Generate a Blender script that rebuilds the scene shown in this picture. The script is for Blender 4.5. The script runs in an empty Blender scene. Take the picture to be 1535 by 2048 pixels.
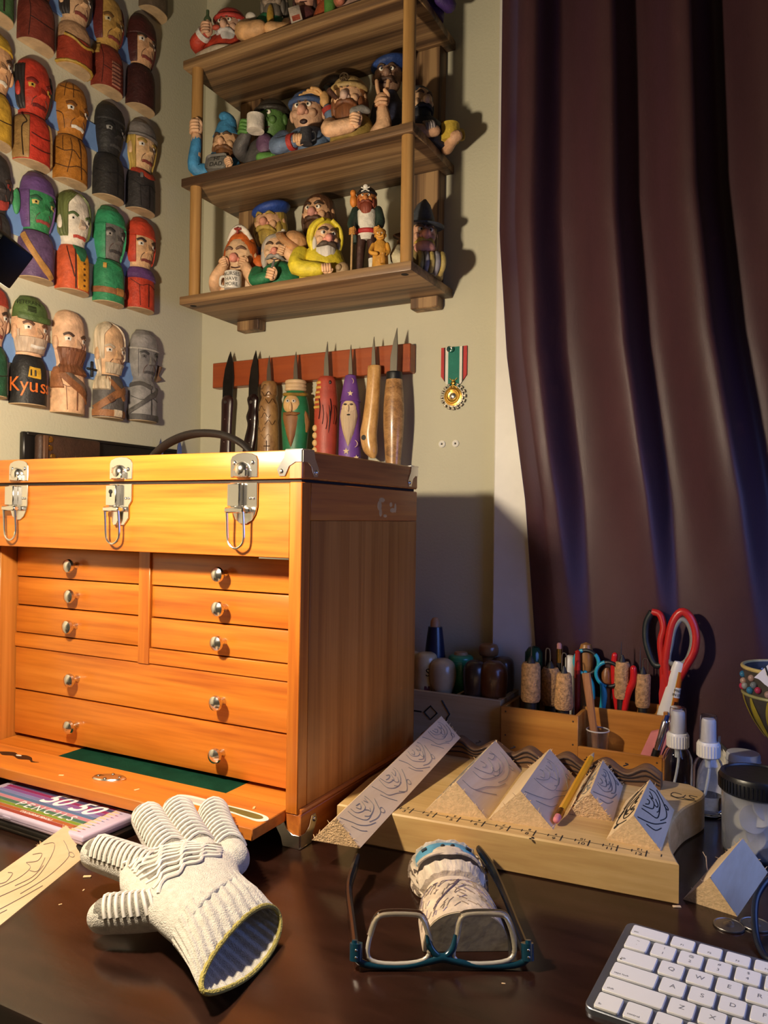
import bpy, bmesh, math, random
from mathutils import Vector, Matrix, Euler
random.seed(11)
sc = bpy.context.scene
COL = sc.collection
R = math.radians
PI = math.pi
sin, cos = math.sin, math.cos

# ------------------------------------------------------------------ camera, world, lights, exposure
def setup_camera():
    yaw, pitch, roll = R(-27.45), R(0.48), R(0.76)
    f = Vector((sin(yaw)*cos(pitch), cos(yaw)*cos(pitch), sin(pitch)))
    r = Vector((cos(yaw), -sin(yaw), 0)); u = r.cross(f)
    r, u = r*cos(roll)+u*sin(roll), -r*sin(roll)+u*cos(roll)
    cd = bpy.data.cameras.new('camera'); cd.sensor_fit = 'VERTICAL'; cd.sensor_height = 36
    cd.lens = 1540/2048*36; cd.clip_start = .02
    co = bpy.data.objects.new('camera', cd); COL.objects.link(co)
    m = Matrix((r, u, -f)).transposed().to_4x4(); m.translation = (0, 0, .33)
    co.matrix_world = m; sc.camera = co
setup_camera()
sc.view_settings.view_transform = 'Standard'; sc.view_settings.look = 'None'
sc.view_settings.gamma = 1; sc.view_settings.exposure = 0.0
sc.view_settings.use_curve_mapping = False
wd = bpy.data.worlds.new('room_air'); sc.world = wd; wd.use_nodes = True
wd.node_tree.nodes['Background'].inputs[0].default_value = (.70, .57, .43, 1)
wd.node_tree.nodes['Background'].inputs[1].default_value = .075

def area(name, loc, aim, sx, sy, power, col, spread=180):
    l = bpy.data.lights.new(name, 'AREA'); l.shape = 'RECTANGLE'; l.size = sx; l.size_y = sy
    l.energy = power; l.color = col; l.spread = R(spread)
    o = bpy.data.objects.new(name, l); COL.objects.link(o); o.location = loc
    o.rotation_euler = (Vector(aim)-Vector(loc)).to_track_quat('-Z', 'Y').to_euler()
    return o
LAMP_POS = (-.548, .325, .487)
LAMP_AIM = (-.52, .85, .30)
def bulb(name, loc, power, col, radius):
    l = bpy.data.lights.new(name, 'POINT'); l.energy = power; l.color = col; l.shadow_soft_size = radius
    o = bpy.data.objects.new(name, l); COL.objects.link(o); o.location = loc
bulb('desk_lamp_light', LAMP_POS, 19.0, (1.0, .83, .61), .022)
area('monitor_light', (.21, .78, .30), (-.14, .84, .16), .40, .30, 1.05, (.18, .33, 1.0), 150)

# ------------------------------------------------------------------ colours and materials
def lin(c):
    return c/12.92 if c <= .04045 else ((c+.055)/1.055)**2.4
def H(s):
    s = s.lstrip('#'); return tuple(lin(int(s[i:i+2], 16)/255) for i in (0, 2, 4))+(1,)
MATS = {}
def base_mat(name):
    m = bpy.data.materials.new(name); m.use_nodes = True
    return m, m.node_tree, m.node_tree.nodes['Principled BSDF']
def paint(col, rough=.5, metal=0, var=.12, bump=.15, bs=120, coat=0, sheen=0, spec=.5, vs=45, ani=None, key='', sheen_tint=None):
    k = ('p', col, rough, metal, var, bump, bs, coat, sheen, spec, vs, ani, key, sheen_tint)
    if k in MATS: return MATS[k]
    m, t, b = base_mat('paint_'+col.strip('#')); N = t.nodes; L = t.links
    b.inputs['Roughness'].default_value = rough; b.inputs['Metallic'].default_value = metal
    b.inputs['Coat Weight'].default_value = coat; b.inputs['Coat Roughness'].default_value = .12
    b.inputs['Sheen Weight'].default_value = sheen
    if sheen_tint: b.inputs['Sheen Tint'].default_value = H(sheen_tint); b.inputs['Sheen Roughness'].default_value = .35
    b.inputs['Specular IOR Level'].default_value = spec
    c = H(col); b.inputs['Base Color'].default_value = c
    tc = N.new('ShaderNodeTexCoord'); mp = N.new('ShaderNodeMapping'); L.new(tc.outputs['Object'], mp.inputs[0])
    if ani: mp.inputs['Scale'].default_value = ani
    if var:
        n = N.new('ShaderNodeTexNoise'); n.inputs['Scale'].default_value = vs; n.inputs['Detail'].default_value = 4
        L.new(mp.outputs[0], n.inputs['Vector'])
        rp = N.new('ShaderNodeValToRGB'); L.new(n.outputs[0], rp.inputs[0])
        rp.color_ramp.elements[0].position = .3; rp.color_ramp.elements[1].position = .7
        rp.color_ramp.elements[0].color = tuple(x*(1-2*var) for x in c[:3])+(1,)
        rp.color_ramp.elements[1].color = tuple(min(1, x*(1+var)) for x in c[:3])+(1,)
        L.new(rp.outputs[0], b.inputs['Base Color'])
    if bump:
        n2 = N.new('ShaderNodeTexNoise'); n2.inputs['Scale'].default_value = bs; n2.inputs['Detail'].default_value = 3
        L.new(mp.outputs[0], n2.inputs['Vector'])
        bp = N.new('ShaderNodeBump'); bp.inputs['Strength'].default_value = bump; bp.inputs['Distance'].default_value = .002
        L.new(n2.outputs[0], bp.inputs['Height']); L.new(bp.outputs[0], b.inputs['Normal'])
    MATS[k] = m; return m
def wood(name, c1, c2, axis='X', sc1=14, rough=.4, coat=0, stretch=.06, bump=.08, c3=None, fine=.35, lo=.34, hi=.64):
    k = ('w', name, axis)
    if k in MATS: return MATS[k]
    m, t, b = base_mat('wood_'+name); N = t.nodes; L = t.links
    b.inputs['Roughness'].default_value = rough; b.inputs['Coat Weight'].default_value = coat
    b.inputs['Coat Roughness'].default_value = .15
    tc = N.new('ShaderNodeTexCoord'); oi = N.new('ShaderNodeObjectInfo')
    ad = N.new('ShaderNodeVectorMath'); ad.operation = 'MULTIPLY_ADD'
    cb = N.new('ShaderNodeCombineXYZ')
    for i in range(3): L.new(oi.outputs['Random'], cb.inputs[i])
    L.new(cb.outputs[0], ad.inputs[0]); ad.inputs[1].default_value = (3.1, 5.7, 4.3); L.new(tc.outputs['Object'], ad.inputs[2])
    s = [1, 1, 1]; s['XYZ'.index(axis)] = stretch
    mp = N.new('ShaderNodeMapping'); mp.inputs['Scale'].default_value = s; L.new(ad.outputs[0], mp.inputs[0])
    n1 = N.new('ShaderNodeTexNoise'); n1.inputs['Scale'].default_value = sc1*2; n1.inputs['Detail'].default_value = 5
    n1.inputs['Distortion'].default_value = .8; L.new(mp.outputs[0], n1.inputs['Vector'])
    n2 = N.new('ShaderNodeTexNoise'); n2.inputs['Scale'].default_value = sc1*16; n2.inputs['Detail'].default_value = 3
    L.new(mp.outputs[0], n2.inputs['Vector'])
    mx = N.new('ShaderNodeMix'); mx.data_type = 'FLOAT'; mx.inputs[0].default_value = fine
    L.new(n1.outputs[0], mx.inputs[2]); L.new(n2.outputs[0], mx.inputs[3])
    rp = N.new('ShaderNodeValToRGB'); L.new(mx.outputs[0], rp.inputs[0])
    e = rp.color_ramp.elements; e[0].position = lo; e[0].color = H(c2); e[1].position = hi; e[1].color = H(c1)
    if c3:
        q = e.new(.5); q.color = H(c3)
    L.new(rp.outputs[0], b.inputs['Base Color'])
    bp = N.new('ShaderNodeBump'); bp.inputs['Strength'].default_value = bump; bp.inputs['Distance'].default_value = .001
    L.new(mx.outputs[0], bp.inputs['Height']); L.new(bp.outputs[0], b.inputs['Normal'])
    MATS[k] = m; return m
def glass(name, col=(1, 1, 1, 1), rough=.02, ior=1.45, trans=1.0):
    k = ('g', name)
    if k in MATS: return MATS[k]
    m, t, b = base_mat('clear_'+name)
    b.inputs['Base Color'].default_value = col; b.inputs['Roughness'].default_value = rough
    b.inputs['IOR'].default_value = ior; b.inputs['Transmission Weight'].default_value = trans
    MATS[k] = m; return m
CHROME = paint('#e6e4e0', .2, 1, 0, 0)
STEEL = paint('#8f8a84', .3, 1, .1, .05, ani=(1, 1, .1))
DSTEEL = paint('#4a4744', .35, 1, .1, .05)
BRASS = paint('#c79a4a', .3, 1, .1, .05)
BLACK = paint('#0c0c0e', .45, 0, .05, .05)
INK = paint('#191512', .7, 0, .05, 0)
GRAPH = paint('#857f78', .6, 0, .05, 0)

# ------------------------------------------------------------------ geometry helpers: every geo is (verts, faces)
def cat(*gs):
    V = []; F = []
    for v, f in gs:
        o = len(V); V += [tuple(p) for p in v]; F += [tuple(i+o for i in q) for q in f]
    return V, F
def xf(g, m):
    return [tuple(m @ Vector(p)) for p in g[0]], g[1]
def mv(g, x=0, y=0, z=0): return [(p[0]+x, p[1]+y, p[2]+z) for p in g[0]], g[1]
def rz(g, a): return xf(g, Matrix.Rotation(a, 4, 'Z'))
def rx(g, a): return xf(g, Matrix.Rotation(a, 4, 'X'))
def ry(g, a): return xf(g, Matrix.Rotation(a, 4, 'Y'))
def from_bm(bm):
    bm.verts.ensure_lookup_table(); bm.verts.index_update()
    g = [tuple(v.co) for v in bm.verts], [tuple(v.index for v in f.verts) for f in bm.faces]
    bm.free(); return g
def box(x0, x1, y0, y1, z0, z1, b=0, seg=1):
    bm = bmesh.new(); bmesh.ops.create_cube(bm, size=1)
    for v in bm.verts:
        v.co = ((x0+x1)/2+v.co.x*(x1-x0), (y0+y1)/2+v.co.y*(y1-y0), (z0+z1)/2+v.co.z*(z1-z0))
    if b: bmesh.ops.bevel(bm, geom=bm.edges[:], offset=b, segments=seg, profile=.5, affect='EDGES')
    return from_bm(bm)
def prism(poly, z0, z1, b=0, seg=1):
    bm = bmesh.new(); vs = [bm.verts.new((p[0], p[1], z0)) for p in poly]
    f = bm.faces.new(vs); r = bmesh.ops.extrude_face_region(bm, geom=[f])
    for e in r['geom']:
        if isinstance(e, bmesh.types.BMVert): e.co.z = z1
    bmesh.ops.recalc_face_normals(bm, faces=bm.faces[:])
    if b:
        es = [e for e in bm.edges if abs(e.verts[0].co.z-e.verts[1].co.z) < 1e-7]
        bmesh.ops.bevel(bm, geom=es, offset=b, segments=seg, profile=.5, affect='EDGES')
    return from_bm(bm)
def loft(rings, closed=True, caps=True):
    V = []; F = []; n = len(rings[0])
    for r_ in rings: V += [tuple(p) for p in r_]
    for i in range(len(rings)-1):
        for j in range(n if closed else n-1):
            k = (j+1) % n
            F.append((i*n+j, i*n+k, (i+1)*n+k, (i+1)*n+j))
    if caps:
        F.append(tuple(range(n-1, -1, -1))); o = (len(rings)-1)*n; F.append(tuple(o+j for j in range(n)))
    return V, F
def lathe(prof, n=24, caps=True, sx=1, sy=1):
    return loft([[(max(r_, 1e-5)*cos(2*PI*j/n)*sx, max(r_, 1e-5)*sin(2*PI*j/n)*sy, z) for j in range(n)] for r_, z in prof], True, caps)
def smoothpts(pts, k=4, closed=False):
    P = [Vector(p) for p in pts]; n = len(P); out = []
    rng = n if closed else n-1
    for i in range(rng):
        if closed: a, b, c, d = P[i-1], P[i], P[(i+1) % n], P[(i+2) % n]
        else: a, b, c, d = P[max(i-1, 0)], P[i], P[i+1], P[min(i+2, n-1)]
        for s in range(k):
            t = s/k
            out.append(.5*((2*b)+(c-a)*t+(2*a-5*b+4*c-d)*t*t+(3*b-a-3*c+d)*t**3))
    if not closed: out.append(P[-1])
    return out
def tube(pts, r, n=8, closed=False, k=0, flat=1.0, up=None):
    P = smoothpts(pts, k, closed) if k else [Vector(p) for p in pts]
    m = len(P); rr = r if hasattr(r, '__len__') else [r]*m
    if len(rr) != m:
        q = []
        for i in range(m):
            s = i/(m-1)*(len(rr)-1); j = min(int(s), len(rr)-2); q.append(rr[j]+(rr[j+1]-rr[j])*(s-j))
        rr = q
    rings = []; nrm = None
    for i in range(m):
        if closed: t = P[(i+1) % m]-P[i-1]
        else: t = P[min(i+1, m-1)]-P[max(i-1, 0)]
        if t.length < 1e-9: t = Vector((0, 0, 1))
        t.normalize()
        if up is not None: nrm = Vector(up)
        elif nrm is None:
            nrm = Vector((0, 0, 1)) if abs(t.z) < .9 else Vector((1, 0, 0))
        nrm = (nrm-t*nrm.dot(t))
        if nrm.length < 1e-6: nrm = t.orthogonal()
        nrm.normalize(); bi = t.cross(nrm)
        rings.append([P[i]+(nrm*cos(2*PI*j/n)*flat+bi*sin(2*PI*j/n))*rr[i] for j in range(n)])
    if closed: rings.append(rings[0])
    return loft(rings, True, not closed)
def rod(p0, p1, r0, r1=None, n=12): return tube([p0, p1], [r0, r0 if r1 is None else r1], n)
def ell(c, r, nu=14, nv=9, fn=None, m=None):
    V = []; F = []
    for i in range(nv+1):
        a = -PI/2+PI*i/nv
        for j in range(nu):
            p = Vector((cos(a)*cos(2*PI*j/nu), cos(a)*sin(2*PI*j/nu), sin(a)))
            if fn: p = Vector(fn(p))
            p = Vector((p.x*r[0], p.y*r[1], p.z*r[2]))
            if m is not None: p = m @ p
            V.append((p.x+c[0], p.y+c[1], p.z+c[2]))
    for i in range(nv):
        for j in range(nu):
            k = (j+1) % nu; F.append((i*nu+j, i*nu+k, (i+1)*nu+k, (i+1)*nu+j))
    return V, F
def caps(pts, r, n=10, k=4, flat=1.0, up=None):
    """tube with rounded ends"""
    P = smoothpts(pts, k); m = len(P); rr = r if hasattr(r, '__len__') else [r, r]
    q = []
    for i in range(m):
        s = i/(m-1)*(len(rr)-1); j = min(int(s), len(rr)-2); q.append(rr[j]+(rr[j+1]-rr[j])*(s-j))
    d0 = (P[0]-P[1]).normalized(); d1 = (P[-1]-P[-2]).normalized()
    A = []; B = []
    for a in (80, 55, 28): A.append((P[0]+d0*q[0]*sin(R(a)), q[0]*cos(R(a))))
    for a in (28, 55, 80): B.append((P[-1]+d1*q[-1]*sin(R(a)), q[-1]*cos(R(a))))
    return tube([a[0] for a in A]+P+[b[0] for b in B], [a[1] for a in A]+q+[b[1] for b in B], n, flat=flat, up=up)
TXT = {}
def text_geo(s, size, depth=.0002, align='CENTER', shear=0, offs=0):
    k = (s, size, depth, align, shear, offs)
    if k in TXT: return TXT[k]
    c = bpy.data.curves.new('lettering', 'FONT'); c.body = s; c.size = size; c.align_x = align; c.align_y = 'CENTER'
    c.extrude = depth; c.resolution_u = 3; c.shear = shear; c.offset = offs
    o = bpy.data.objects.new('lettering', c)
    me = bpy.data.meshes.new_from_object(o)
    g = [tuple(v.co) for v in me.vertices], [tuple(p.vertices) for p in me.polygons]
    bpy.data.objects.remove(o); bpy.data.curves.remove(c); bpy.data.meshes.remove(me)
    TXT[k] = g; return g
def mesh_of(name, g, mat, smooth=True, ang=38, recalc=True):
    me = bpy.data.meshes.new(name); me.from_pydata([tuple(v) for v in g[0]], [], g[1])
    if recalc:
        bm = bmesh.new(); bm.from_mesh(me); bmesh.ops.recalc_face_normals(bm, faces=bm.faces[:]); bm.to_mesh(me); bm.free()
    if smooth:
        me.polygons.foreach_set('use_smooth', [True]*len(me.polygons)); me.set_sharp_from_angle(angle=R(ang))
    me.materials.append(mat); me.update(); return me
def mk(name, g, mat, parent=None, loc=(0, 0, 0), rot=(0, 0, 0), smooth=True, ang=38, label=None):
    me = g if isinstance(g, bpy.types.Mesh) else mesh_of(name, g, mat, smooth, ang)
    o = bpy.data.objects.new(name, me); COL.objects.link(o); o.location = loc; o.rotation_euler = rot
    if parent: o.parent = parent
    if label: o['label'] = label
    return o
def tag(o, label, catg, group=None, kind=None):
    o['label'] = label; o['category'] = catg
    if group: o['group'] = group
    if kind: o['kind'] = kind
    return o
def thing(name, label, catg, loc=(0, 0, 0), rotz=0, group=None, rot=None):
    o = bpy.data.objects.new(name, None); COL.objects.link(o); o.location = loc; o.empty_display_size = .02
    o.rotation_euler = rot if rot else (0, 0, rotz)
    return tag(o, label, catg, group)
def struct(name, g, mat, label=None, smooth=False):
    o = mk(name, g, mat, smooth=smooth); o['kind'] = 'structure'
    if label: o['label'] = label
    return o
def lines_on(o3, eu, ev, polys, r=.00035, k=4, off=.0002):
    """pencil or ink strokes lying on a flat face: o3 origin, eu/ev face axes"""
    o3, eu, ev = Vector(o3), Vector(eu), Vector(ev); n = eu.cross(ev).normalized()
    gs = []
    for p in polys:
        pts = [o3+eu*a+ev*b+n*off for a, b in p]
        gs.append(tube(pts, r, 4, k=k if len(pts) > 2 else 0))
    return cat(*gs)

# ------------------------------------------------------------------ the room
WALLC = paint('#c2bda4', .75, 0, .02, .22, 260, vs=3, spec=.25)
struct('wall_back', box(-1.06, .9, 1.1, 1.2, -.75, 1.7), WALLC, 'pale olive beige painted wall behind the shelf and knives')
struct('wall_left', box(-1.06, -.954, -.6, 1.1, -.75, 1.7), WALLC, 'pale olive beige painted wall hung with carved busts')
struct('floor', box(-1.06, .9, -.9, 1.2, -.80, -.75), paint('#2a2420', .9, 0, .2, .4, 300))
struct('wall_front', box(-1.06, 1.6, -1.5, -1.4, -.75, 1.7), WALLC)
struct('trim_1', box(-.380, -.300, 1.08, 1.1, -.75, 1.7, .002), paint('#d9d4cb', .45, 0, .02, .1, 60), 'white painted window casing beside the curtain')

# ------------------------------------------------------------------ desk
def desk():
    t = thing('desk', 'dark espresso brown desk with a glossy polished top', 'desk', (-.1, .715, -.75))
    m = paint('#2b1811', .2, 0, .25, .02, 300, coat=0, vs=60, ani=(.25, 1, 1), spec=.5)
    mk('desktop', box(-.85, .80, -.370, .365, .718, .75, .003, 2), m, t)
    mk('apron', box(-.80, .75, -.33, .33, .64, .718), m, t)
    for x in (-.80, .74):
        for y in (-.33, .28): mk('leg', box(x, x+.05, y, y+.05, 0, .64, .003), m, t)
desk()

# ------------------------------------------------------------------ curtain
def curtain():
    nu, nv = 420, 70; V = []; F = []
    def fold(s):
        # long rise towards the room, quick fall back, one pleat per unit
        q = s-math.floor(s)
        w = .72
        return (.5-.5*cos(PI*q/w)) if q < w else (.5+.5*cos(PI*(q-w)/(1-w)))
    for j in range(nv+1):
        z = .003+1.317*j/nv
        zz = max(0, min(1, z/1.1))
        # the leading edge swings outwards near the bottom
        xl = -.374
        for (za, da), (zb, db) in (((.75, 0), (.57, .0135)), ((.57, .0135), (.358, .044)), ((.358, .044), (.157, .061)), ((.157, .061), (0, .068))):
            if zb <= z < za: xl = -.374+da+(db-da)*(za-z)/(za-zb)
        for i in range(nu+1):
            s = i/nu
            st = 1+.10*(1-zz)
            x = xl+s*.95
            ph = (x-xl)/(.101*st)+.15+.05*sin(z*4+s*9)+.04*(1-zz)*sin(s*31)
            low = min(1, max(0, (z-.10)/.34)); low = low*low*(3-2*low)
            a = .054*(.92+.12*sin(s*23+1.7))*(.16+.84*low)
            y = 1.076-a*fold(ph)*(min(1, s*26)**.7)-.003*sin(s*60+z*4)*(1-zz)
            V.append((x, y, z))
    n = nu+1
    for j in range(nv):
        for i in range(nu): F.append((j*n+i, j*n+i+1, (j+1)*n+i+1, (j+1)*n+i))
    m = paint('#40262a', .5, 0, .10, .12, 900, sheen=.8, sheen_tint='#2030a0', vs=14, spec=.35, ani=(1, 1, .15))
    o = mk('curtain', (V, F), m, ang=180)
    md = o.modifiers.new('thickness', 'SOLIDIFY'); md.thickness = .0015; md.offset = 1
    tag(o, 'dark plum brown satin curtain hanging in deep vertical folds', 'curtain')
curtain()

# ------------------------------------------------------------------ wooden tool chest (local origin: middle of the front edge, on the desk)
def tool_chest():
    t = thing('tool_chest', 'honey orange wooden tool chest with chrome latches and eight drawers', 'tool chest', (-.673, .6444, 0))
    WX = wood('chest', '#df8c34', '#a45214', 'X', 10, .38, .25, .05, c3='#cd7824')
    WZ = wood('chest', '#df8c34', '#a45214', 'Z', 10, .38, .25, .05, c3='#cd7824')
    WY = wood('chest_end', '#d07c30', '#8c4214', 'Y', 10, .4, .2, .05, c3='#b8662a')
    WS = wood('chest_side', '#c8823a', '#94541c', 'Z', 11, .4, .2, .03, c3='#b4702c')
    DARK = paint('#1a0e06', .8, 0, 0, 0)
    hw, D = .246, .270
    mk('side_panel', box(hw-.0145, hw, .0164, D, .034, .3268, .0005), WS, t)
    mk('side_panel', box(-hw, -hw+.0145, .0164, D, .034, .3268, .0005), WS, t)
    mk('side_rail', box(hw-.0145, hw+.0003, .016, D, .327, .3655, .0008), WY, t)
    mk('side_rail', box(-hw-.0003, -hw+.0145, .016, D, .327, .3655, .0008), WY, t)
    mk('back_panel', box(-hw+.0145, hw-.0145, D-.012, D, .02, .3655), WX, t)
    mk('inner_case', box(-hw+.0146, hw-.0146, .056, D-.012, .037, .362), DARK, t)
    # base with a small bead on its upper edge
    prof = [(0, 0), (0, .030), (.003, .0335), (.0005, .036), (.006, .040)]
    mk('base_moulding', cat(box(hw-.0145, hw+.003, .0, D+.002, 0, .034, .0015), tube([(hw+.001, .002, .036), (hw+.001, D, .036)], .003, 8)), WY, t)
    mk('base_moulding', box(-hw-.003, -hw+.0145, .0, D+.002, 0, .034, .0015), WY, t)
    for s in (-1, 1):
        a = hw-.0145 if s > 0 else -hw
        mk('stile', box(a, a+.0145, -.0008, .016, .0335, .3655, .0008), WZ, t)
    mk('front_panel', box(-hw+.0145, hw-.0145, 0, .014, .2885, .3648, .0008), WX, t)
    mk('lock_strip', box(hw-.055, hw-.018, .004, .012, .2868, .2885), CHROME, t)
    yr = .040
    mk('divider', box(-.0105, .0075, yr-.002, yr+.03, .1535, .2885, .0006), WZ, t)
    mk('rail', box(-hw+.0145, hw-.0145, yr-.001, yr+.03, .1545, .1725, .0006), WX, t)
    mk('drawer_gap_shade', box(-hw+.0145, hw-.0145, yr+.004, yr+.03, .2862, .2885), DARK, t)  # dark strip paints the shade in the gap above the drawers
    knob = lathe([(.0001, 0), (.0045, 0), (.0045, .001), (.0030, .003), (.0030, .007), (.0075, .010), (.0086, .0125), (.0078, .0155), (.0040, .0178), (.0001, .0183)], 20)
    knob = rx(knob, R(90)); KN = mesh_of('knob', knob, CHROME)
    def drawer(x0, x1, z0, z1, kx, kz, dy=0):
        y = yr+dy
        d = mk('drawer', cat(box(x0, x1, y, y+.012, z0, z1, .0012, 2), box(x0+.004, x1-.004, y+.012, y+.018, z0+.002, z1-.002)), WX, t)
        for k in kx: mk('knob', KN, CHROME, d, (k, y, kz))
    L0, L1, R0, R1 = -.2305, -.0115, .0085, .2305
    for (a, b, kz, dy) in ((.2478, .2858, .2655, 0), (.2100, .2462, .2275, .002), (.1738, .2084, .1895, 0)):
        drawer(L0, L1, a, b, (-.118,), kz, dy); drawer(R0, R1, a, b, (.118,), kz, dy*.5)
    drawer(L0, R1, .0990, .1535, (-.113, .118), .1235)
    drawer(L0, R1, .0400, .0972, (-.113, .118), .0655)
    # lid
    lid = mk('lid', box(-hw-.0005, hw+.0005, -.001, D, .3685, .3978, .0015, 2), WX, t)
    mk('end_grain', box(hw-.0145, hw-.0002, -.0013, .0, .369, .386, .0002), wood('endgrain', '#d98a4c', '#b0602c', 'Z', 30, .45), lid)
    mk('end_grain', box(hw-.0005, hw+.0009, .001, D-.001, .370, .3965, .0003), WY, lid)
    mk('lid_gap_shade', box(-hw+.003, hw-.003, .003, D-.003, .3640, .3690), DARK, t)  # near-black filler paints the shade in the gap under the lid
    mk('worn_patch', cat(*[ell((hw+.0003, y, z), (.0005, a, b), 10, 5) for y, z, a, b in ((.165, .345, .006, .006), (.171, .352, .008, .003), (.168, .337, .004, .005), (.195, .347, .004, .003), (.200, .340, .008, .003), (.207, .343, .003, .006), (.180, .333, .005, .002))]), paint('#e0b070', .7), t)
    # chrome corner brackets: two legs from a cap at the corner
    def bracket(cx, cy, sx, sy, top=True, z0=.3978):
        dz = -1 if top else 1
        g = []
        pts = [(0, .004), (.020, .004), (.022, -.004), (.030, -.016), (.027, -.023), (.020, -.023), (.015, -.013), (.008, -.009), (0, -.009)]
        pf = prism([(a, b) for a, b in pts], 0, .0012, .0003)
        # front leg in the XZ plane, side leg in the YZ plane
        a = rx(pf, R(90)); b_ = rz(rx(pf, R(90)), R(90))
        for gg, ax in ((a, 0), (b_, 1)):
            V = []
            for p in gg[0]:
                x, y, z = p
                if ax == 0: q = (cx-sx*x, cy+sy*(-.0002)-abs(y+.0)*sy*1.0, z0+(z if top else -z)-(.0035 if top else -.0035))
                else: q = (cx+sx*abs(x), cy+sy*y, z0+(z if top else -z)-(.0035 if top else -.0035))
                V.append(q)
            g.append((V, gg[1]))
        g.append(box(min(cx-sx*.020, cx+sx*.0014), max(cx-sx*.020, cx+sx*.0014), min(cy-sy*.0014, cy+sy*.020), max(cy-sy*.0014, cy+sy*.020), z0-.0005 if top else z0-.001, z0+.001 if top else z0+.0005, .0004))
        o = mk('corner_bracket', cat(*g), CHROME, t)
        for (px, py, ang) in ((cx-sx*.0245, cy-sy*.0012, 0), (cx+sx*.0012, cy+sy*.0245, 1)):
            sgn = 1 if top else -1
            s = ell((0, 0, 0), (.0028, .0016, .0028), 12, 6) if ang == 0 else ell((0, 0, 0), (.0016, .0028, .0028), 12, 6)
            mk('screw', mv(s, px, py, z0-sgn*.0215), CHROME, o)
    for cx, cy, sx, sy in ((hw+.0005, -.001, 1, 1), (-hw-.0005, -.001, -1, 1), (hw+.0005, D, 1, -1), (-hw-.0005, D, -1, -1)): bracket(cx, cy, sx, sy)
    for cx, cy, sx, sy in ((hw+.003, .0, 1, 1), (-hw-.003, .0, -1, 1)): bracket(cx, cy, sx, sy, False, .0012)
    # latches
    def latch(x, kind):
        o = mk('latch', rx(prism([(-.0175, -.012), (.0175, -.012), (.0175, .006), (.0155, .010), (.009, .0125), (0, .0135), (-.009, .0125), (-.0155, .010), (-.0175, .006)], 0, .0016, .0004), R(90)), CHROME, t, (x, -.001, .3830))
        mk('strike', cat(ell((-.002, -.002, -.004), (.0085, .007, .0085), 16, 8), box(-.0105, .0065, -.007, -.001, -.012, -.004, .001)), CHROME, o)
        for sx in (-.012, .011): mk('rivet', ell((sx, -.002, .003 if kind != 'lock' else -.001), (.0026, .0014, .0026), 12, 6), CHROME, o)
        pl = [(-.0175, .019), (.0175, .019), (.0175, -.006), (.0150, -.014), (.011, -.020), (.004, -.024), (-.004, -.024), (-.010, -.020), (-.014, -.012), (-.0175, -.006)]
        if kind == 'lock': pl = [(-.0175, .019), (.0175, .019), (.0175, 0), (.013, -.006), (.013, -.020), (.006, -.028), (-.006, -.028), (-.011, -.020), (-.011, -.006), (-.0175, 0)]
        mk('lower_plate', rx(prism(pl, 0, .0016, .0004), R(90)), CHROME, o, (0, 0, -.0365))
        mk('lever', cat(box(-.0165, .000, -.0085, -.001, -.043, -.0185, .0012), rx(box(-.016, .009, -.012, -.0015, -.0035, .0035, .0012), 0) if False else box(-.0165, .008, -.013, -.002, -.0495, -.0435, .0014)), CHROME, o)
        if kind == 'lock':
            mk('keyhole', cat(rx(lathe([(.0025, 0), (.0025, .0004)], 12), R(90)), box(-.0006, .0006, -.0006, 0, -.006, -.002)), BLACK, o, (-.008, -.0088, -.0265))
            mk('tongue', rx(prism([(-.007, 0), (.005, 0), (.004, -.010), (.001, -.015), (-.003, -.016), (-.006, -.012)], 0, .0014, .0004), R(90)), CHROME, o, (-.003, -.004, -.049))
        for sx, zz in ((.009, -.034), (.013, -.034)): mk('rivet', ell((sx, -.002, zz), (.0016, .0012, .0016), 10, 6), CHROME, o)
        w = .0105; cx = -.0035; zt = -.048; zb = -.086
        pts = [(cx-w, -.011, zt), (cx-w, -.010, zt-.010), (cx-w, -.009, zb+.012), (cx-w*.75, -.009, zb+.004), (cx, -.009, zb), (cx+w*.75, -.009, zb+.004), (cx+w, -.009, zb+.012), (cx+w, -.010, zt-.010), (cx+w, -.011, zt)]
        mk('wire_loop', tube(pts, .0014, 8, k=3), CHROME, o)
    latch(.175, ''); latch(0, 'lock'); latch(-.175, '')
    # drop front panel pushed back under the drawers, sticking out at the front
    zt = .0355
    fp = mk('drop_front', cat(box(-hw+.0155, hw-.0155, -.0534, .010, zt-.012, zt, .001), box(-hw+.0155, hw-.0155, .010, .20, zt-.012, zt-.0012)), wood('chest_panel', '#d8822c', '#a8561a', 'X', 10, .42, .2, .05, c3='#c4722a'), t)
    mk('felt_lining', box(-.110, .148, .0102, .19, zt-.002, zt-.0004), paint('#0d3a2a', 1, 0, .15, .3, 1500, spec=.1), fp)
    mk('panel_border', box(.1482, .2300, .0102, .19, zt-.002, zt-.0002), WX, fp)
    mk('panel_border', box(-.230, -.1102, .0102, .19, zt-.002, zt-.0002), WX, fp)
    # oval chrome plate with four screws
    pl = mk('chrome_plate', mv(rz(lathe([(.0001, 0), (.019, 0), (.0195, .0016), (.0175, .0030), (.0001, .0034)], 28, sy=.55), R(20)), .008, -.020, zt), CHROME, fp)
    for a, b in ((-.013, .001), (.013, -.001), (-.001, -.0075), (.001, .0075)):
        mk('screw', ell((.008+a*cos(R(20))-b*sin(R(20)), -.020+a*sin(R(20))+b*cos(R(20)), zt+.0034), (.0019, .0019, .0009), 10, 6), STEEL, pl)
    # stickers: a folding knife and a curled moustache
    def outline(pts, k=5): return [(p.x, p.y) for p in smoothpts([(a, b, 0) for a, b in pts], k, True)]
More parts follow.
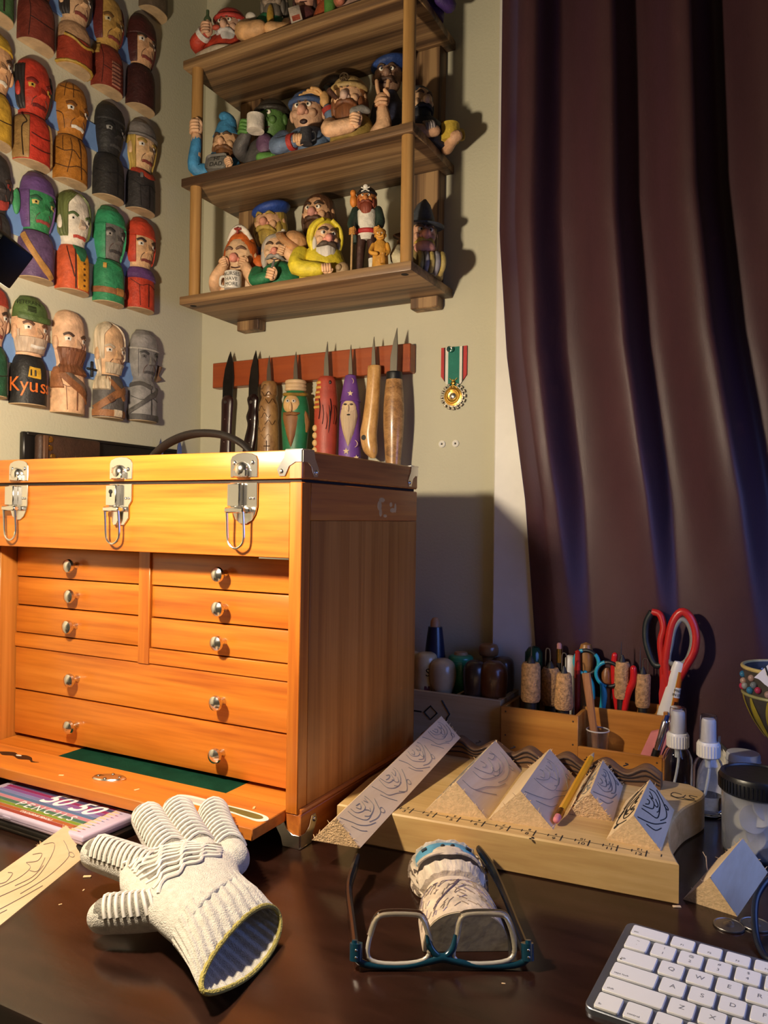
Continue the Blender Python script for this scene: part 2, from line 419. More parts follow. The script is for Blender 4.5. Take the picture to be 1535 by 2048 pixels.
    kn = [(0, .006), (.012, .009), (.035, .0085), (.060, .0070), (.085, .0068), (.108, .004), (.116, -.002), (.110, -.008), (.095, -.0068), (.070, -.004), (.045, -.005), (.020, -.004), (.006, .001)]
    st = mk('knife_sticker', mv(prism(outline([(a*1.05-.003, b*1.25) for a, b in kn]), 0, .0002), .112, -.026, zt), paint('#efe6da', .5, 0, 0, 0), fp)
    mk('printed_blade', mv(prism(outline([(.006, .0052), (.03, .0062), (.052, .005), (.052, -.003), (.03, -.0025), (.012, .001)]), 0, .0002), .112, -.026, zt+.0002), paint('#c9bdb4', .5, 0, 0, 0), st)
    mk('printed_handle', mv(prism(outline([(.054, .0055), (.085, .0052), (.106, .003), (.112, -.002), (.107, -.0062), (.092, -.0052), (.072, -.0025), (.054, -.003)]), 0, .0002), .112, -.026, zt+.0002), paint('#6d6229', .6, 0, .2, 0), st)
    mo = [(-.045, -.004), (-.040, -.007), (-.03, -.003), (-.018, -.007), (-.004, -.003), (.012, -.008), (.026, -.004), (.036, -.0085), (.044, -.004), (.034, -.005), (.022, .003), (.008, .006), (-.002, .003), (-.014, .007), (-.028, .003), (-.036, -.002)]
    ms = mk('moustache_sticker', mv(prism(outline(mo, 3), 0, .0002), -.152, -.0145, zt), paint('#2a1206', .5, 0, .1, 0), fp)
    mk('printed_glint', mv(prism(outline([(-.004, .0015), (.002, .003), (.006, .001), (0, -.001)], 3), 0, .0002), -.152, -.0145, zt+.0002), paint('#efe6da', .5, 0, 0, 0), ms)
    for (a, b, q) in ((-.047, -.038, .4), (.06, -.03, 1.2), (.20, -.01, 2)):
        mk('wood_chip', mv(rz(box(-.003, .003, -.0012, .0012, 0, .0008, .0003), q), a, b, zt), paint('#e9c88c', .8), fp)
    # carrying handle on the lid
    hd = mk('carry_handle', tube([(-.090, .135, .4005), (-.082, .135, .412), (-.055, .135, .428), (-.015, .135, .4375), (.030, .135, .435), (.065, .135, .422), (.088, .135, .4005)], [.006, .0075, .009, .0098, .009, .0075, .006], 12, k=5, flat=.55, up=(0, 0, 1)), paint('#1d1917', .55, 0, .1, .2, 200), t)
    for x in (-.088, .086): mk('handle_mount', cat(box(x-.011, x+.011, .124, .146, .3978, .4000, .0008), tube([(x-.007, .128, .402), (x+.007, .128, .402), (x+.007, .142, .402), (x-.007, .142, .402)], .0016, 8, True)), BRASS, hd)
tool_chest()

# ------------------------------------------------------------------ desk lamp (its head hangs at the left of the view)
def desk_lamp():
    t = thing('desk_lamp', 'black boxy lamp head reaching in from the left edge', 'lamp', (-.90, .36, 0))
    m = paint('#08080a', .5, 0, .1, .1)
    mk('base', lathe([(.0001, 0), (.045, 0), (.045, .012), (.040, .016), (.010, .018), (.0001, .018)], 24), m, t)
    mk('arm', tube([(0, 0, .017), (.0, -.09, .30), (.10, -.12, .52), (.26, -.04, .515)], .008, 10, k=6), m, t)
    # slab head turned towards the chest, its corner showing in the view
    d = (Vector(LAMP_AIM)-Vector(LAMP_POS)).normalized(); up = Vector((0, 0, 1)); sx = d.cross(up).normalized(); sy = sx.cross(d)
    M = Matrix((sx, sy, -d)).transposed().to_4x4(); M.translation = Vector(LAMP_POS)-Vector((-.90, .36, 0))-d*.034
    hd = mk('lamp_head', xf(box(-.10, .080, -.030, .030, .002, .034, .004, 2), M), m, t)
    J = Matrix((sx, sy, -d)).transposed().to_4x4() @ Matrix.Rotation(R(-32), 4, 'Z'); J.translation = Vector((-.4630, .335, .5015))-Vector((-.90, .36, 0))
    mk('joint_bar', xf(box(-.060, .0120, -.0150, .0125, -.012, .012, .0015, 2), J), m, t)
    mk('diffuser', xf(box(-.05, .05, -.024, .024, 0, .002, .0005), M), paint('#f4ead8', .4, 0, 0, 0), hd)
desk_lamp()

# ------------------------------------------------------------------ knife bar and knives on the back wall
YK = 1.0795
def knife_bar():
    o = mk('magnetic_knife_bar', box(-.911, -.5185, 1.080, 1.0999, .5592, .6040, .0012), wood('mahogany', '#a04c20', '#7c3416', 'X', 8, .4, .15, .05), smooth=True)
    tag(o, 'reddish brown wooden knife bar mounted on the wall', 'knife bar')
knife_bar()
def handle_geo(prof, flat=.8, n=20, bend=0):
    """prof: (halfwidth, z, xoffset) stations"""
    st = smoothpts([(p[0], p[1], p[2] if len(p) > 2 else 0) for p in prof], 4)
    rings = []
    for s in st:
        rings.append([(s.z+max(s.x, 2e-4)*cos(2*PI*j/n), max(s.x, 2e-4)*flat*sin(2*PI*j/n), s.y) for j in range(n)])
    return loft(rings)
def blade_geo(pts, th=.0011):
    return rx(prism(pts, -th, th, .0005), R(90))
def knife(name, label, x, ztop, y, parts, tilt=0):
    t = thing(name, label, 'knife', (x, y, ztop), rot=(0, tilt, 0), group='knives on the wall bar')
    return t
def knives():
    # two folding knives: x, tip z
    for i, (x, zt, lab, hm) in enumerate(((-.8702, .621, 'folding knife with broad dark blade and smooth dark handle, leftmost on bar', paint('#2a0f0c', .35, 0, .1, .05)), (-.8150, .618, 'folding knife with narrow blade and grooved glossy dark handle', paint('#1d0a0a', .25, 0, .1, .05)))):
        t = knife('folding_knife', lab, x, zt, YK-.0025, None, R(2))
        w = .0115 if i == 0 else .0095
        mk('blade', blade_geo([(.002, 0), (w*.7, -.018), (w, -.045), (w*.95, -.080), (-w, -.084), (-w*1.05, -.055), (-w*.75, -.030), (-w*.2, -.010)]), DSTEEL, t)
        if i == 0: hp = [(.007, -.078), (.0125, -.086), (.0120, -.11), (.0115, -.15), (.0125, -.19), (.009, -.205)]
        else: hp = [(.006, -.076, 0), (.012, -.084, 0), (.0095, -.100, .001), (.0125, -.115, .0), (.010, -.130, .001), (.0125, -.155, -.002), (.011, -.185, -.007), (.007, -.197, -.010)]
        h = mk('handle', handle_geo(hp, .5), hm, t)
        mk('pivot', rx(lathe([(.0001, 0), (.003, 0), (.003, .0012), (.0001, .0016)], 12), R(90)), STEEL, h, (0, -.0056, -.09))
        for zz in (-.12, -.16): mk('pin', rx(lathe([(.0001, 0), (.0014, 0), (.0001, .0008)], 10), R(90)), STEEL, h, (0, -.0056, zz))
    def blade_small(t, w, h, lean=0):
        mk('blade', blade_geo([(lean, 0), (w*.6, -h*.45), (w, -h), (-w, -h), (-w*.9, -h*.5), (lean-w*.3, -h*.12)]), STEEL, t)
    tan = wood('burl', '#a57e4e', '#6e4a26', 'Z', 20, .4, .2, .5)
    # carved plain handle
    t = knife('carving_knife', 'carving knife with brown carved wooden handle beside the folding knives', -.7775, .604, YK-.012, None)
    blade_small(t, .0050, .046)
    h = mk('handle', handle_geo([(.0095, -.044), (.0135, -.050), (.0145, -.066), (.0125, -.072), (.0165, -.085), (.0175, -.105), (.0165, -.113), (.0178, -.125), (.0185, -.150), (.0185, -.185), (.012, -.196)], .75), tan, t, rot=(0, 0, R(24)))
    ink = []
    for k in range(10):
        z = -.055-.012*k; a0 = -1.2+.5*(k % 3); pts = []
        for q in range(9):
            a = a0+.13*q; rr = .0165+.0012
            pts.append((rr*sin(a), -.75*rr*cos(a)-.0002, z+.004*sin(q*1.1+k)))
        ink.append(tube(pts, .00045, 4, k=2))
    ink.append(tube([(-.005, -.0142, -.155), (.006, -.0140, -.155)], .0007, 4)); ink.append(tube([(0, -.0146, -.146), (0, -.0146, -.168)], .0007, 4))
    mk('carved_lines', cat(*ink), paint('#4a2c12', .7), h)
    # bearded face handle with green robe
    t = knife('carving_knife', 'carving knife whose handle is a bearded face with green robe', -.7205, .605, YK-.016, None)
    blade_small(t, .0048, .048)
    green = paint('#1f6b42', .45); skin = paint('#d8ac70', .5); br = paint('#8a5a2c', .55); wht = paint('#d9b98c', .55)
    h = mk('handle', handle_geo([(.0125, -.047), (.0150, -.052), (.0150, -.066), (.0185, -.074), (.0230, -.095), (.0235, -.115), (.0215, -.145), (.0190, -.175), (.013, -.195)], .75), green, t, rot=(0, 0, R(24)))
    mk('head_wrap', cat(*[tube([(.0145*cos(a)+.0, -.0005+.0118*sin(a), z) for a in [2*PI*q/16 for q in range(16)]], .0036, 8, True) for z in (-.0515, -.0575, -.0630)]), wht, h)
    mk('head_band', tube([(.0188*cos(a), .0145*sin(a), -.0715+.002*sin(a)) for a in [2*PI*q/20 for q in range(20)]], .0030, 8, True), paint('#9c7a2c', .5, 0, .3), h)
    mk('face', ell((-.004, -.0115, -.090), (.0145, .0085, .017), 16, 10), skin, h)
    mk('nose', ell((-.0045, -.0205, -.095), (.0032, .004, .0085), 10, 8), skin, h)
    for sx in (-.0095, .0005):
        e = mk('eye', ell((sx, -.0198, -.085), (.0034, .0016, .0028), 10, 6), paint('#e9ddc8', .4), h)
        mk('pupil', ell((sx, -.0212, -.085), (.0014, .0007, .0014), 8, 5), INK, e)
    mk('moustache', cat(tube([(-.004, -.0205, -.105), (-.011, -.0195, -.106), (-.017, -.0150, -.104)], [.0032, .0030, .0010], 8, k=3), tube([(-.004, -.0205, -.105), (.004, -.0195, -.106), (.010, -.0150, -.104)], [.0032, .0030, .0010], 8, k=3)), br, h)
    mk('beard', cat(loft([[(-.004+w*cos(2*PI*j/16), -.0125+.006*f*sin(2*PI*j/16), z) for j in range(16)] for w, f, z in ((.014, 1, -.104), (.0145, 1.2, -.112), (.0115, 1.25, -.125), (.008, 1.3, -.140), (.004, 1.2, -.152), (.0008, .6, -.160))])), br, h)
    mk('side_beard', tube([(.015, -.008, -.098), (.020, -.006, -.118), (.020, -.007, -.135)], [.004, .006, .002], 8, k=3), br, h)
    # red handle
    t = knife('carving_knife', 'carving knife with red carved handle and yellow scale pattern', -.6618, .6165, YK-.014, None)
    blade_small(t, .0054, .060, .001)
    red = paint('#a9412c', .5); yel = paint('#c79a34', .5)
    h = mk('handle', handle_geo([(.0105, -.057), (.0145, -.063), (.0170, -.080), (.0190, -.100), (.0195, -.130), (.0190, -.165), (.0175, -.200), (.013, -.210)], .75), red, t, rot=(0, 0, R(24)))
    dots = []
    for a_, z in [(a, z) for a in range(5) for z in range(6)]:
        th = -1.35+.17*a_+(.085 if z % 2 else 0); w = .0150+.0008*z
        dots.append(ell((w*sin(th), -.75*w*cos(th)-.0004, -.068-.008*z), (.0018, .0012, .0026), 8, 5))
    mk('yellow_scales', cat(*dots), yel, h)
    mk('belly_scales', cat(*[ell((-.0165, -.0085, -.142-.012*q), (.0045, .0030, .0055), 10, 6) for q in range(5)]), paint('#d9b070', .5), h)
    di = paint('#2a0f0a', .6)
    for q in range(5): mk('carved_line', tube([(-.010+.006*q, -.0137-.0004*(q % 2), -.095-.010*(q % 3)), (-.008+.006*q, -.0146, -.110-.010*(q % 3)), (-.010+.006*q, -.0146, -.128-.008*(q % 3))], .0006, 4, k=2), di, h)
    mk('carved_eye', ell((.007, -.0108, -.068), (.0022, .0010, .0034), 10, 6), di, h)
    mk('carved_blade_mark', tube([(.006, -.0138, -.105), (.008, -.0142, -.125), (.006, -.0145, -.150)], [.0006, .0030, .0004], 6, k=3, flat=.4), di, h)
    # purple wizard
    t = knife('carving_knife', 'carving knife with a purple hatted, white bearded wizard handle', -.6167, .6075, YK-.014, None)
    blade_small(t, .0042, .052)
    pur = paint('#6b3f8c', .5); cream = paint('#d9bd92', .5)
    h = mk('handle', handle_geo([(.0150, -.090), (.0165, -.105), (.0175, -.125), (.0180, -.160), (.0175, -.195), (.013, -.205)], .8), pur, t, rot=(0, 0, R(24)))
    mk('hat', loft([[(w*cos(2*PI*j/20), .8*w*sin(2*PI*j/20), z) for j in range(20)] for w, z in ((.0175, -.092), (.0160, -.090), (.0130, -.072), (.0105, -.058), (.0085, -.050), (.004, -.048))]), pur, h)
    mk('face', ell((-.001, -.0105, -.104), (.0118, .0062, .014), 14, 9), cream, h)
    mk('nose', ell((-.002, -.0172, -.104), (.0022, .0028, .006), 10, 7), cream, h)
    mk('eye', cat(*[ell((sx, -.0162, -.098), (.0028, .0012, .0016), 8, 5) for sx in (-.0065, .003)]), paint('#3a2c22', .5), h)
    mk('beard', loft([[(-.001+w*cos(2*PI*j/16), -.0105+.0055*f*sin(2*PI*j/16), z) for j in range(16)] for w, f, z in ((.0125, 1, -.106), (.0140, 1.1, -.116), (.0120, 1.25, -.130), (.0085, 1.3, -.145), (.004, 1.1, -.158), (.0008, .6, -.166))]), paint('#cbb08a', .6, bump=.8, bs=300, ani=(1, 1, .15)), h)
    mk('mouth', ell((-.001, -.0164, -.1145), (.0030, .0012, .0013), 8, 5), INK, h)
    def star(r): return [(r*(1 if q % 2 == 0 else .42)*sin(q*PI/5), r*(1 if q % 2 == 0 else .42)*cos(q*PI/5)) for q in range(10)]
    def moon(r): return [(r*cos(a), r*sin(a)) for a in [-1.4+.35*q for q in range(9)]]+[(r*.45+r*.75*cos(a)-r*.35, r*.85*sin(a)) for a in [1.2-.4*q for q in range(7)]]
    gold = paint('#cfb684', .5, 0, .05, 0)
    for sh, x, y, z, ta in ((moon(.0050), .001, -.0080, -.060, .12), (star(.0048), .001, -.0115, -.080, .14), (moon(.0060), .008, -.0133, -.160, 0), (star(.0055), -.004, -.0146, -.172, 0), (star(.0045), .012, -.0118, -.182, 0)):
        mk('painted_motif', rx(prism(sh, 0, .0008), R(90)-ta*0), gold, h, (x, y-.0002, z), (ta, 0, 0))
    # light curved handle
    t = knife('carving_knife', 'carving knife with pale curved burl handle and black peg hole', -.5755, .6165, YK-.013, None)
    blade_small(t, .0042, .048)
    lt = wood('maple', '#d7a869', '#a97a3e', 'Z', 26, .3, .4, .6)
    h = mk('handle', handle_geo([(.0095, -.046, .001), (.0112, -.050, .001), (.0115, -.075, 0), (.0118, -.100, -.002), (.0130, -.130, -.005), (.0140, -.155, -.008), (.0120, -.180, -.004), (.004, -.192, .001)], .8), lt, t)
    mk('peg_hole', rx(lathe([(.0001, 0), (.0042, 0), (.0042, .0006), (.0001, .0008)], 16), R(90)), BLACK, h, (-.0105, -.0106, -.160))
    # right: banded handle
    t = knife('carving_knife', 'carving knife with black collared tall figured handle, rightmost on bar', -.5372, .6250, YK-.017, None)
    mk('blade', blade_geo([(.004, 0), (.0058, -.030), (.0050, -.072), (-.0075, -.072), (-.0070, -.045), (-.002, -.020)]), STEEL, t)
    h = mk('handle', handle_geo([(.0130, -.080), (.0150, -.100), (.0165, -.125), (.0165, -.150), (.0145, -.180), (.0125, -.205), (.012, -.214)], .9), wood('figured', '#b98e5a', '#654528', 'X', 40, .35, .4, .5, c3='#9c7040'), t)
    mk('collar', handle_geo([(.0118, -.068), (.0128, -.070), (.0130, -.080)], .9), BLACK, h)
knives()

# ------------------------------------------------------------------ medal with ribbon
def medal():
    t = thing('medal', 'gold and silver sunburst medal on a striped ribbon pinned to wall', 'medal', (-.4525, 1.0985, .519))
    z1 = .0765; w = .0213
    xs = [-1, -.78, -.70, -.48, -.44, .44, .48, .70, .78, 1]
    cols = ['#a82a28', '#1c1614', '#a82a28', '#e3ddcf', '#0d6b5a', '#e3ddcf', '#a82a28', '#1c1614', '#a82a28']
    cols = ['#b03030', '#16120f', '#dcd6c8', '#0e6e5c', '#0e6e5c', '#0e6e5c', '#dcd6c8', '#16120f', '#b03030']
    edges = [-1, -.80, -.66, -.46, -.45, .44, .45, .62, .74, 1]
    rib = mk('ribbon', box(-w*.44, w*.44, -.0012, -.0002, .012, z1), paint('#0e6e5c', .7, 0, .05, .3, 900), t)
    def low(u): return .028+(.046-.028)*abs(u)*0+abs(u)*.010
    for a, b, c in ((-1, -.76, '#b03030'), (-.76, -.66, '#16120f'), (-.66, -.44, '#dcd6c8'), (.44, .64, '#dcd6c8'), (.64, .74, '#16120f'), (.74, 1, '#b03030')):
        mk('ribbon_stripe', rx(prism([(a*w, .004+.028*abs(a)), (b*w, .004+.028*abs(b)), (b*w, z1), (a*w, z1)], .0002, .0013), R(90)), paint(c, .7, 0, .05, .3, 900), rib)
    mk('push_pin', cat(mv(rx(lathe([(.0001, 0), (.0035, 0), (.002, .003), (.0022, .006), (.0045, .008), (.0045, .010), (.0001, .011)], 14), R(90)), -.004, -.001, .0715)), glass('pin', rough=.05), t)
    rays = []
    for q in range(16):
        a = q*PI/8; s = .0225
        rays.append(ry(cat(box(-.0013, .0013, -.003, -.001, .010, s-.003, .0004), box(-.0026, .0026, -.0032, -.0008, s-.0045, s-.0015, .0006)), a))
    mk('sunburst', cat(*rays, rx(lathe([(.0001, .001), (.0165, .001), (.0165, .0024), (.0001, .0028)], 32), R(90))), paint('#8d8578', .35, 1, .2, .2), t)
    d = mk('gold_disc', rx(lathe([(.0001, .002), (.0145, .002), (.0145, .0034), (.0115, .0040), (.0105, .0034), (.0001, .0036)], 32), R(90)), BRASS, t)
    mk('gold_wreath', tube([(.0098*sin(a), -.0042, .0098*cos(a)) for a in [.5+q*(2*PI-1)/20 for q in range(21)]], .0012, 6), BRASS, d)
    mk('silver_centre', rx(lathe([(.0001, .003), (.0052, .003), (.0052, .0046), (.0030, .0056), (.0001, .0062)], 20), R(90)), CHROME, d)
    mk('emblem', cat(ell((0, -.003, .0205), (.0042, .0016, .0030), 10, 6), tube([(-.007, -.003, .012), (0, -.0032, .017), (.007, -.003, .012)], .0010, 6, k=3), box(-.0012, .0012, -.004, -.002, .013, .026, .0003)), BRASS, d)
    mk('clasp_ring', tube([(-.0062, -.002, .028), (0, -.002, .0225), (.0062, -.002, .028)], .0008, 6), BRASS, t)
medal()
for x, lab in ((-.4712, 'left of two white wall anchors below the medal'), (-.4487, 'right of two white wall anchors below the medal')):
    a = thing('wall_anchor', lab, 'wall anchor', (x, 1.1, .4465), group='wall anchors below the medal')
    mk('collar', rx(cat(tube([(.0036*cos(q), .0036*sin(q), .0010) for q in [2*PI*k/16 for k in range(16)]], .0022, 6, True)), R(90)), paint('#e6e2d6', .5, 0, 0, 0), a)
    mk('plug', rx(lathe([(.0001, 0), (.0028, 0), (.0028, .0006), (.0001, .0006)], 12), R(90)), paint('#4a463c', .7, 0, 0, 0), a)

# ------------------------------------------------------------------ knife rack and sheath on the left wall
def wall_rack():
    o = mk('black_knife_rack', cat(box(-.9538, -.944, .722, 1.040, .400, .4455, .002), box(-.944, -.941, .726, 1.036, .4405, .4455, .001), box(-.944, -.941, .726, 1.036, .400, .405, .001)), paint('#14110f', .4, 0, .1, .1))
    tag(o, 'black knife rack on the left wall above the chest', 'knife rack')
    t = thing('leather_sheath', 'dark brown leather sheath with brass rivets on the black rack', 'sheath', (-.9410, .735, .400))
    le = paint('#3a2417', .6, 0, .2, .5, 250)
    mk('leather_body', box(0, .014, 0, .110, -.02, .0425, .005, 3), le, t)
    mk('leather_strap', box(.0145, .0180, .004, .012, -.02, .041, .001), paint('#5a3a24', .6), t)
    for y, z in ((.018, .036), (.017, .024), (.022, .012), (.034, .008)): mk('rivet', ry(lathe([(.0001, 0), (.0045, 0), (.0035, .0016), (.0001, .0024)], 14), R(90)), BRASS, t, (.014, y, z))
    for y, l, lab in ((.982, .453, 'slim steel blade tip pointing up from rack, nearer the sheath'), (1.028, .458, 'slim steel blade tip pointing up from rack, nearer the corner')):
        k = thing('carving_knife', lab, 'knife', (-.938, y, l), group='blades in the left wall rack')
        mk('blade', rz(blade_geo([(.000, .008), (.004, -.010), (.0055, -.03), (-.0055, -.03), (-.004, -.006)], .001), R(60)), STEEL, k)
        mk('handle', handle_geo([(.006, -.028), (.009, -.034), (.010, -.06)], .8), paint('#5b3a1f', .5), k)
wall_rack()

# ------------------------------------------------------------------ display shelf
SH = wood('walnut_shelf', '#9c7c54', '#443020', 'X', 17, .55, .05, .022, c3='#75583a', fine=.22, lo=.40, hi=.60)
SHZ = wood('walnut_shelf', '#9c7c54', '#443020', 'Z', 17, .55, .05, .022, c3='#75583a', fine=.22, lo=.40, hi=.60)
ZS = (.6715, .8635, 1.0560)   # undersides of the three boards
def display_shelf():
    t = thing('display_shelf', 'three tier walnut wall shelf with round dowel posts', 'shelf', (-.665, 1.1, .655))
    for z in ZS:
        b = mk('shelf_board', box(-.2075, .2085, -.150, -.0005, z-.655, z-.655+.0135, .0015, 2), SH, t)
        if z == ZS[0]:
            for x, y in ((-.190, -.136), (.192, -.136)): mk('dowel_hole', lathe([(.0001, -.0004), (.0052, -.0004), (.0052, .0003)], 14), paint('#1d120a', .8), b, (x, y, z-.655))
    for x0 in (-.190, .147):
        mk('upright', box(x0, x0+.046, -.024, -.0006, 0, ZS[2]+.0-.655, .0015), SHZ, t)
    po = wood('dowel', '#bd9258', '#8c6432', 'Z', 12, .45, .1, .05)
    for a, b in ((0, 1), (1, 2)):
        for x in (-.187, .195):
            mk('dowel_post', mv(lathe([(.0092, ZS[a]-.655+.0135), (.0092, ZS[b]-.655)], 18), x, -.137, 0), po, t)
display_shelf()

# ------------------------------------------------------------------ carved figurines
SKIN = '#d9a77c'
def clr(c): return paint(c, .6, 0, .17, .55, 210, vs=75)
def grain(c): return paint(c, .6, 0, .22, .7, 260, vs=120, ani=(1, 1, .18))
class Fig:
    def __init__(s, label, x, y, z, rot=0, name='carved_figurine', sc_=1.0, turn=20):
        s.t = thing(name, label, 'figurine', (x, y, z), rot+R(turn), group='carved figurines on the shelf'); s.k = sc_
    def add(s, name, g, c, parent=None):
        k = s.k
        if k != 1: g = ([(p[0]*k, p[1]*k, p[2]*k) for p in g[0]], g[1])
        return mk(name, g, clr(c) if isinstance(c, str) else c, parent or s.t, ang=60)
    def body(s, w, d, h, c, sh=.75):
        return s.add('body', loft([[(a*cos(2*PI*j/22), b*sin(2*PI*j/22)*.95, z) for j in range(22)] for a, b, z in ((w*.97, d*.97, 0), (w, d, h*.12), (w*.98, d*.98, h*.45), (w*sh, d*.85, h*.8), (w*.42, d*.55, h))]), c)
    def head(s, c, r, skin=SKIN, yaw=0, tilt=0, nose=1.0, nosec=None, eyes=True, brow=None, mouth='smile', ears=True, beard=None, bl=1.0, stache=None, hair=None, hat=None, hatc=None, long=1.0):
        """face looks along local -Y, then turned by yaw and tipped back by tilt"""
        M = Matrix.Translation(Vector(c)) @ Matrix.Rotation(yaw, 4, 'Z') @ Matrix.Rotation(R(6)-tilt*.3, 4, 'X')
        A = lambda n, g, col, p=None: s.add(n, xf(g, M), col, p)
        def hs(p): return (p.x*(1-.16*max(0, -p.z)), p.y*(1-.12*max(0, p.z)), p.z)
        hd = A('head', ell((0, 0, 0), (r*.80, r*.82, r*long), 18, 12, hs), skin)
        nc = nosec or skin
        A('nose', cat(ell((0, -r*.92, -r*.08), (r*.22*nose, r*.26*nose, r*.24*nose), 10, 8), ell((-r*.18*nose, -r*.80, -r*.16), (r*.12*nose, r*.14*nose, r*.12*nose), 8, 6), ell((r*.18*nose, -r*.80, -r*.16), (r*.12*nose, r*.14*nose, r*.12*nose), 8, 6)), nc)
        for sx in (-1, 1):
            A('cheek', ell((sx*r*.40, -r*.60, -r*.16), (r*.24, r*.20, r*.22), 10, 7), skin)
            if eyes:
                e = A('eye', ell((sx*r*.30, -r*.74, r*.20), (r*.13, r*.08, r*.11), 10, 7), '#e8dfcd')
                A('pupil', ell((sx*r*.27, -r*.815, r*.19), (r*.055, r*.03, r*.06), 8, 5), '#15110f', e)
            A('brow', tube([(sx*r*.10, -r*.82, r*.34), (sx*r*.32, -r*.78, r*.44), (sx*r*.55, -r*.58, r*.34)], [r*.05, r*.085, r*.03], 7, k=3), brow or '#4a3420')
            if ears: A('ear', ell((sx*r*.82, r*.02, -r*.02), (r*.12, r*.20, r*.28), 10, 8), skin)
        if mouth == 'open': A('mouth', ell((0, -r*.70, -r*.55), (r*.20, r*.10, r*.12), 12, 7), '#2a0f0d')
        elif mouth: A('mouth', tube([(-r*.26, -r*.66, -r*.50), (0, -r*.76, -r*.56), (r*.26, -r*.66, -r*.50)], r*.035, 6, k=3), '#40160f')
        if stache: A('moustache', cat(*[tube([(0, -r*.86, -r*.34), (sx*r*.30, -r*.84, -r*.40), (sx*r*.60, -r*.62, -r*.58)], [r*.13, r*.15, r*.03], 8, k=3) for sx in (-1, 1)]), grain(stache))
        if beard:
            def bf(p): return (p.x*(1+.06*sin(p.x*26)), p.y*(1+.05*sin(p.x*30)), p.z)
            A('beard', cat(ell((0, -r*.42, -r*(.55+.35*bl)), (r*.62, r*.46, r*(.35+.5*bl)), 18, 12, bf), *[ell((sx*r*.66, -r*.22, -r*.40), (r*.20, r*.34, r*.48), 10, 8) for sx in (-1, 1)]), grain(beard))
        if hair: A('hair', cat(ell((0, r*.16, r*.20), (r*.92, r*.80, r*.92), 18, 12, lambda p: (p.x*(1+.04*sin(p.x*24)), p.y, p.z)), *[ell((sx*r*.74, r*.12, -r*.35), (r*.24, r*.42, r*.72), 10, 8) for sx in (-1, 1)]), grain(hair))
        hc = hatc or '#333333'
        if hat == 'beanie': A('hat', cat(ell((0, r*.10, r*.52), (r*.86, r*.84, r*.62), 18, 10), tube([(r*.86*cos(a), r*.05+r*.86*sin(a), r*.46) for a in [2*PI*q/20 for q in range(20)]], r*.13, 8, True)), hc)
        elif hat == 'beret': A('hat', xf(ell((0, 0, 0), (r*1.12, r*1.02, r*.40), 20, 10), Matrix.Translation((r*.10, 0, r*.72)) @ Matrix.Rotation(R(-12), 4, 'Y')), hc)
        elif hat == 'dome': A('hat', ell((0, r*.10, r*.30), (r*1.06, r*1.0, r*1.0), 22, 14), hc)
        elif hat == 'witch':
            A('hat', cat(loft([[(a*cos(2*PI*j/22)+ox, a*sin(2*PI*j/22), z) for j in range(22)] for a, z, ox in ((r*.2, r*.44, 0), (r*1.22, r*.46, 0), (r*1.24, r*.55, 0), (r*.78, r*.62, 0), (r*.62, r*1.1, 0), (r*.38, r*1.65, r*.04), (r*.07, r*1.98, r*.10))])), hc)
        elif hat == 'tall':
            A('hat', tube([(0, r*.05, r*.45), (0, r*.08, r*.95), (r*.1, r*.1, r*1.35), (-r*.15, 0, r*1.62), (-r*.38, -r*.05, r*1.52)], [r*.86, r*.62, r*.46, r*.32, r*.12], 14, k=4), hc)
        elif hat == 'cap': A('hat', cat(ell((0, r*.06, r*.48), (r*.86, r*.86, r*.58), 18, 10), ell((0, -r*.85, r*.46), (r*.62, r*.42, r*.07), 14, 7)), hc)
        elif hat == 'hood': A('hood', cat(ell((0, r*.22, r*.14), (r*1.0, r*.86, r*1.08), 20, 12), *[tube([(sx*r*.25, -r*.40, r*.98), (sx*r*.72, -r*.42, r*.55), (sx*r*.86, -r*.34, -r*.1), (sx*r*.70, -r*.30, -r*.8)], r*.13, 8, k=4) for sx in (-1, 1)]), hc)
        elif hat == 'tricorn':
            A('hat', cat(ell((0, 0, r*.72), (r*.80, r*.78, r*.62), 16, 9), loft([[(a*cos(2*PI*j/24)*(1+.25*cos(2*(2*PI*j/24))), a*sin(2*PI*j/24), z+r*.16*abs(cos(2*PI*j/24))) for j in range(24)] for a, z in ((r*.3, r*.50), (r*1.22, r*.54), (r*1.22, r*.66), (r*.3, r*.66))])), hc)
        return hd
    def arm(s, pts, r, c, cuff=None):
        s.add('arm', caps(pts, r, 10, 4), c)
        if cuff:
            p, q = Vector(pts[-2]), Vector(pts[-1]); d = (q-p).normalized(); rr = (r[-1] if hasattr(r, '__len__') else r)*1.2
            s.add('cuff', rod(q-d*rr*.5, q+d*rr*.2, rr, rr, 14), cuff)
    def hand(s, c, size, skin=SKIN, d=(0, 0, 1), spread=0, two=False):
        """fist with four fingers wrapped over the front and a thumb on its side"""
        c = Vector(c); d = Vector(d).normalized(); side = d.cross(Vector((0, 1, 0)));
        if side.length < .1: side = Vector((1, 0, 0))
        side.normalize(); f = side.cross(d).normalized()
        if f.y > 0: f = -f
        g = [ell(c, (size*.52, size*.42, size*.55), 12, 9)]
        h = s.add('hand', g[0], skin)
        for i in range(4):
            o = c+d*size*(.36-.24*i)
            if two and i < 2:
                b = c+side*size*(-.22+.44*i)+d*size*.4
                q = caps([b, b+d*size*.45+side*size*(-.12+.24*i), b+d*size*.95+side*size*(-.18+.36*i)], size*.14, 8)
            else:
                q = caps([o+side*size*.42+f*size*.1, o+f*size*.46+side*size*.12, o+f*size*.38-side*size*.28], size*.135, 8, 3)
            s.add('finger', q, skin, h)
        s.add('thumb', caps([c-side*size*.36, c-side*size*.42+d*size*.32+f*size*.14, c-side*size*.2+d*size*.55+f*size*.3], size*.14, 8, 3), skin, h)
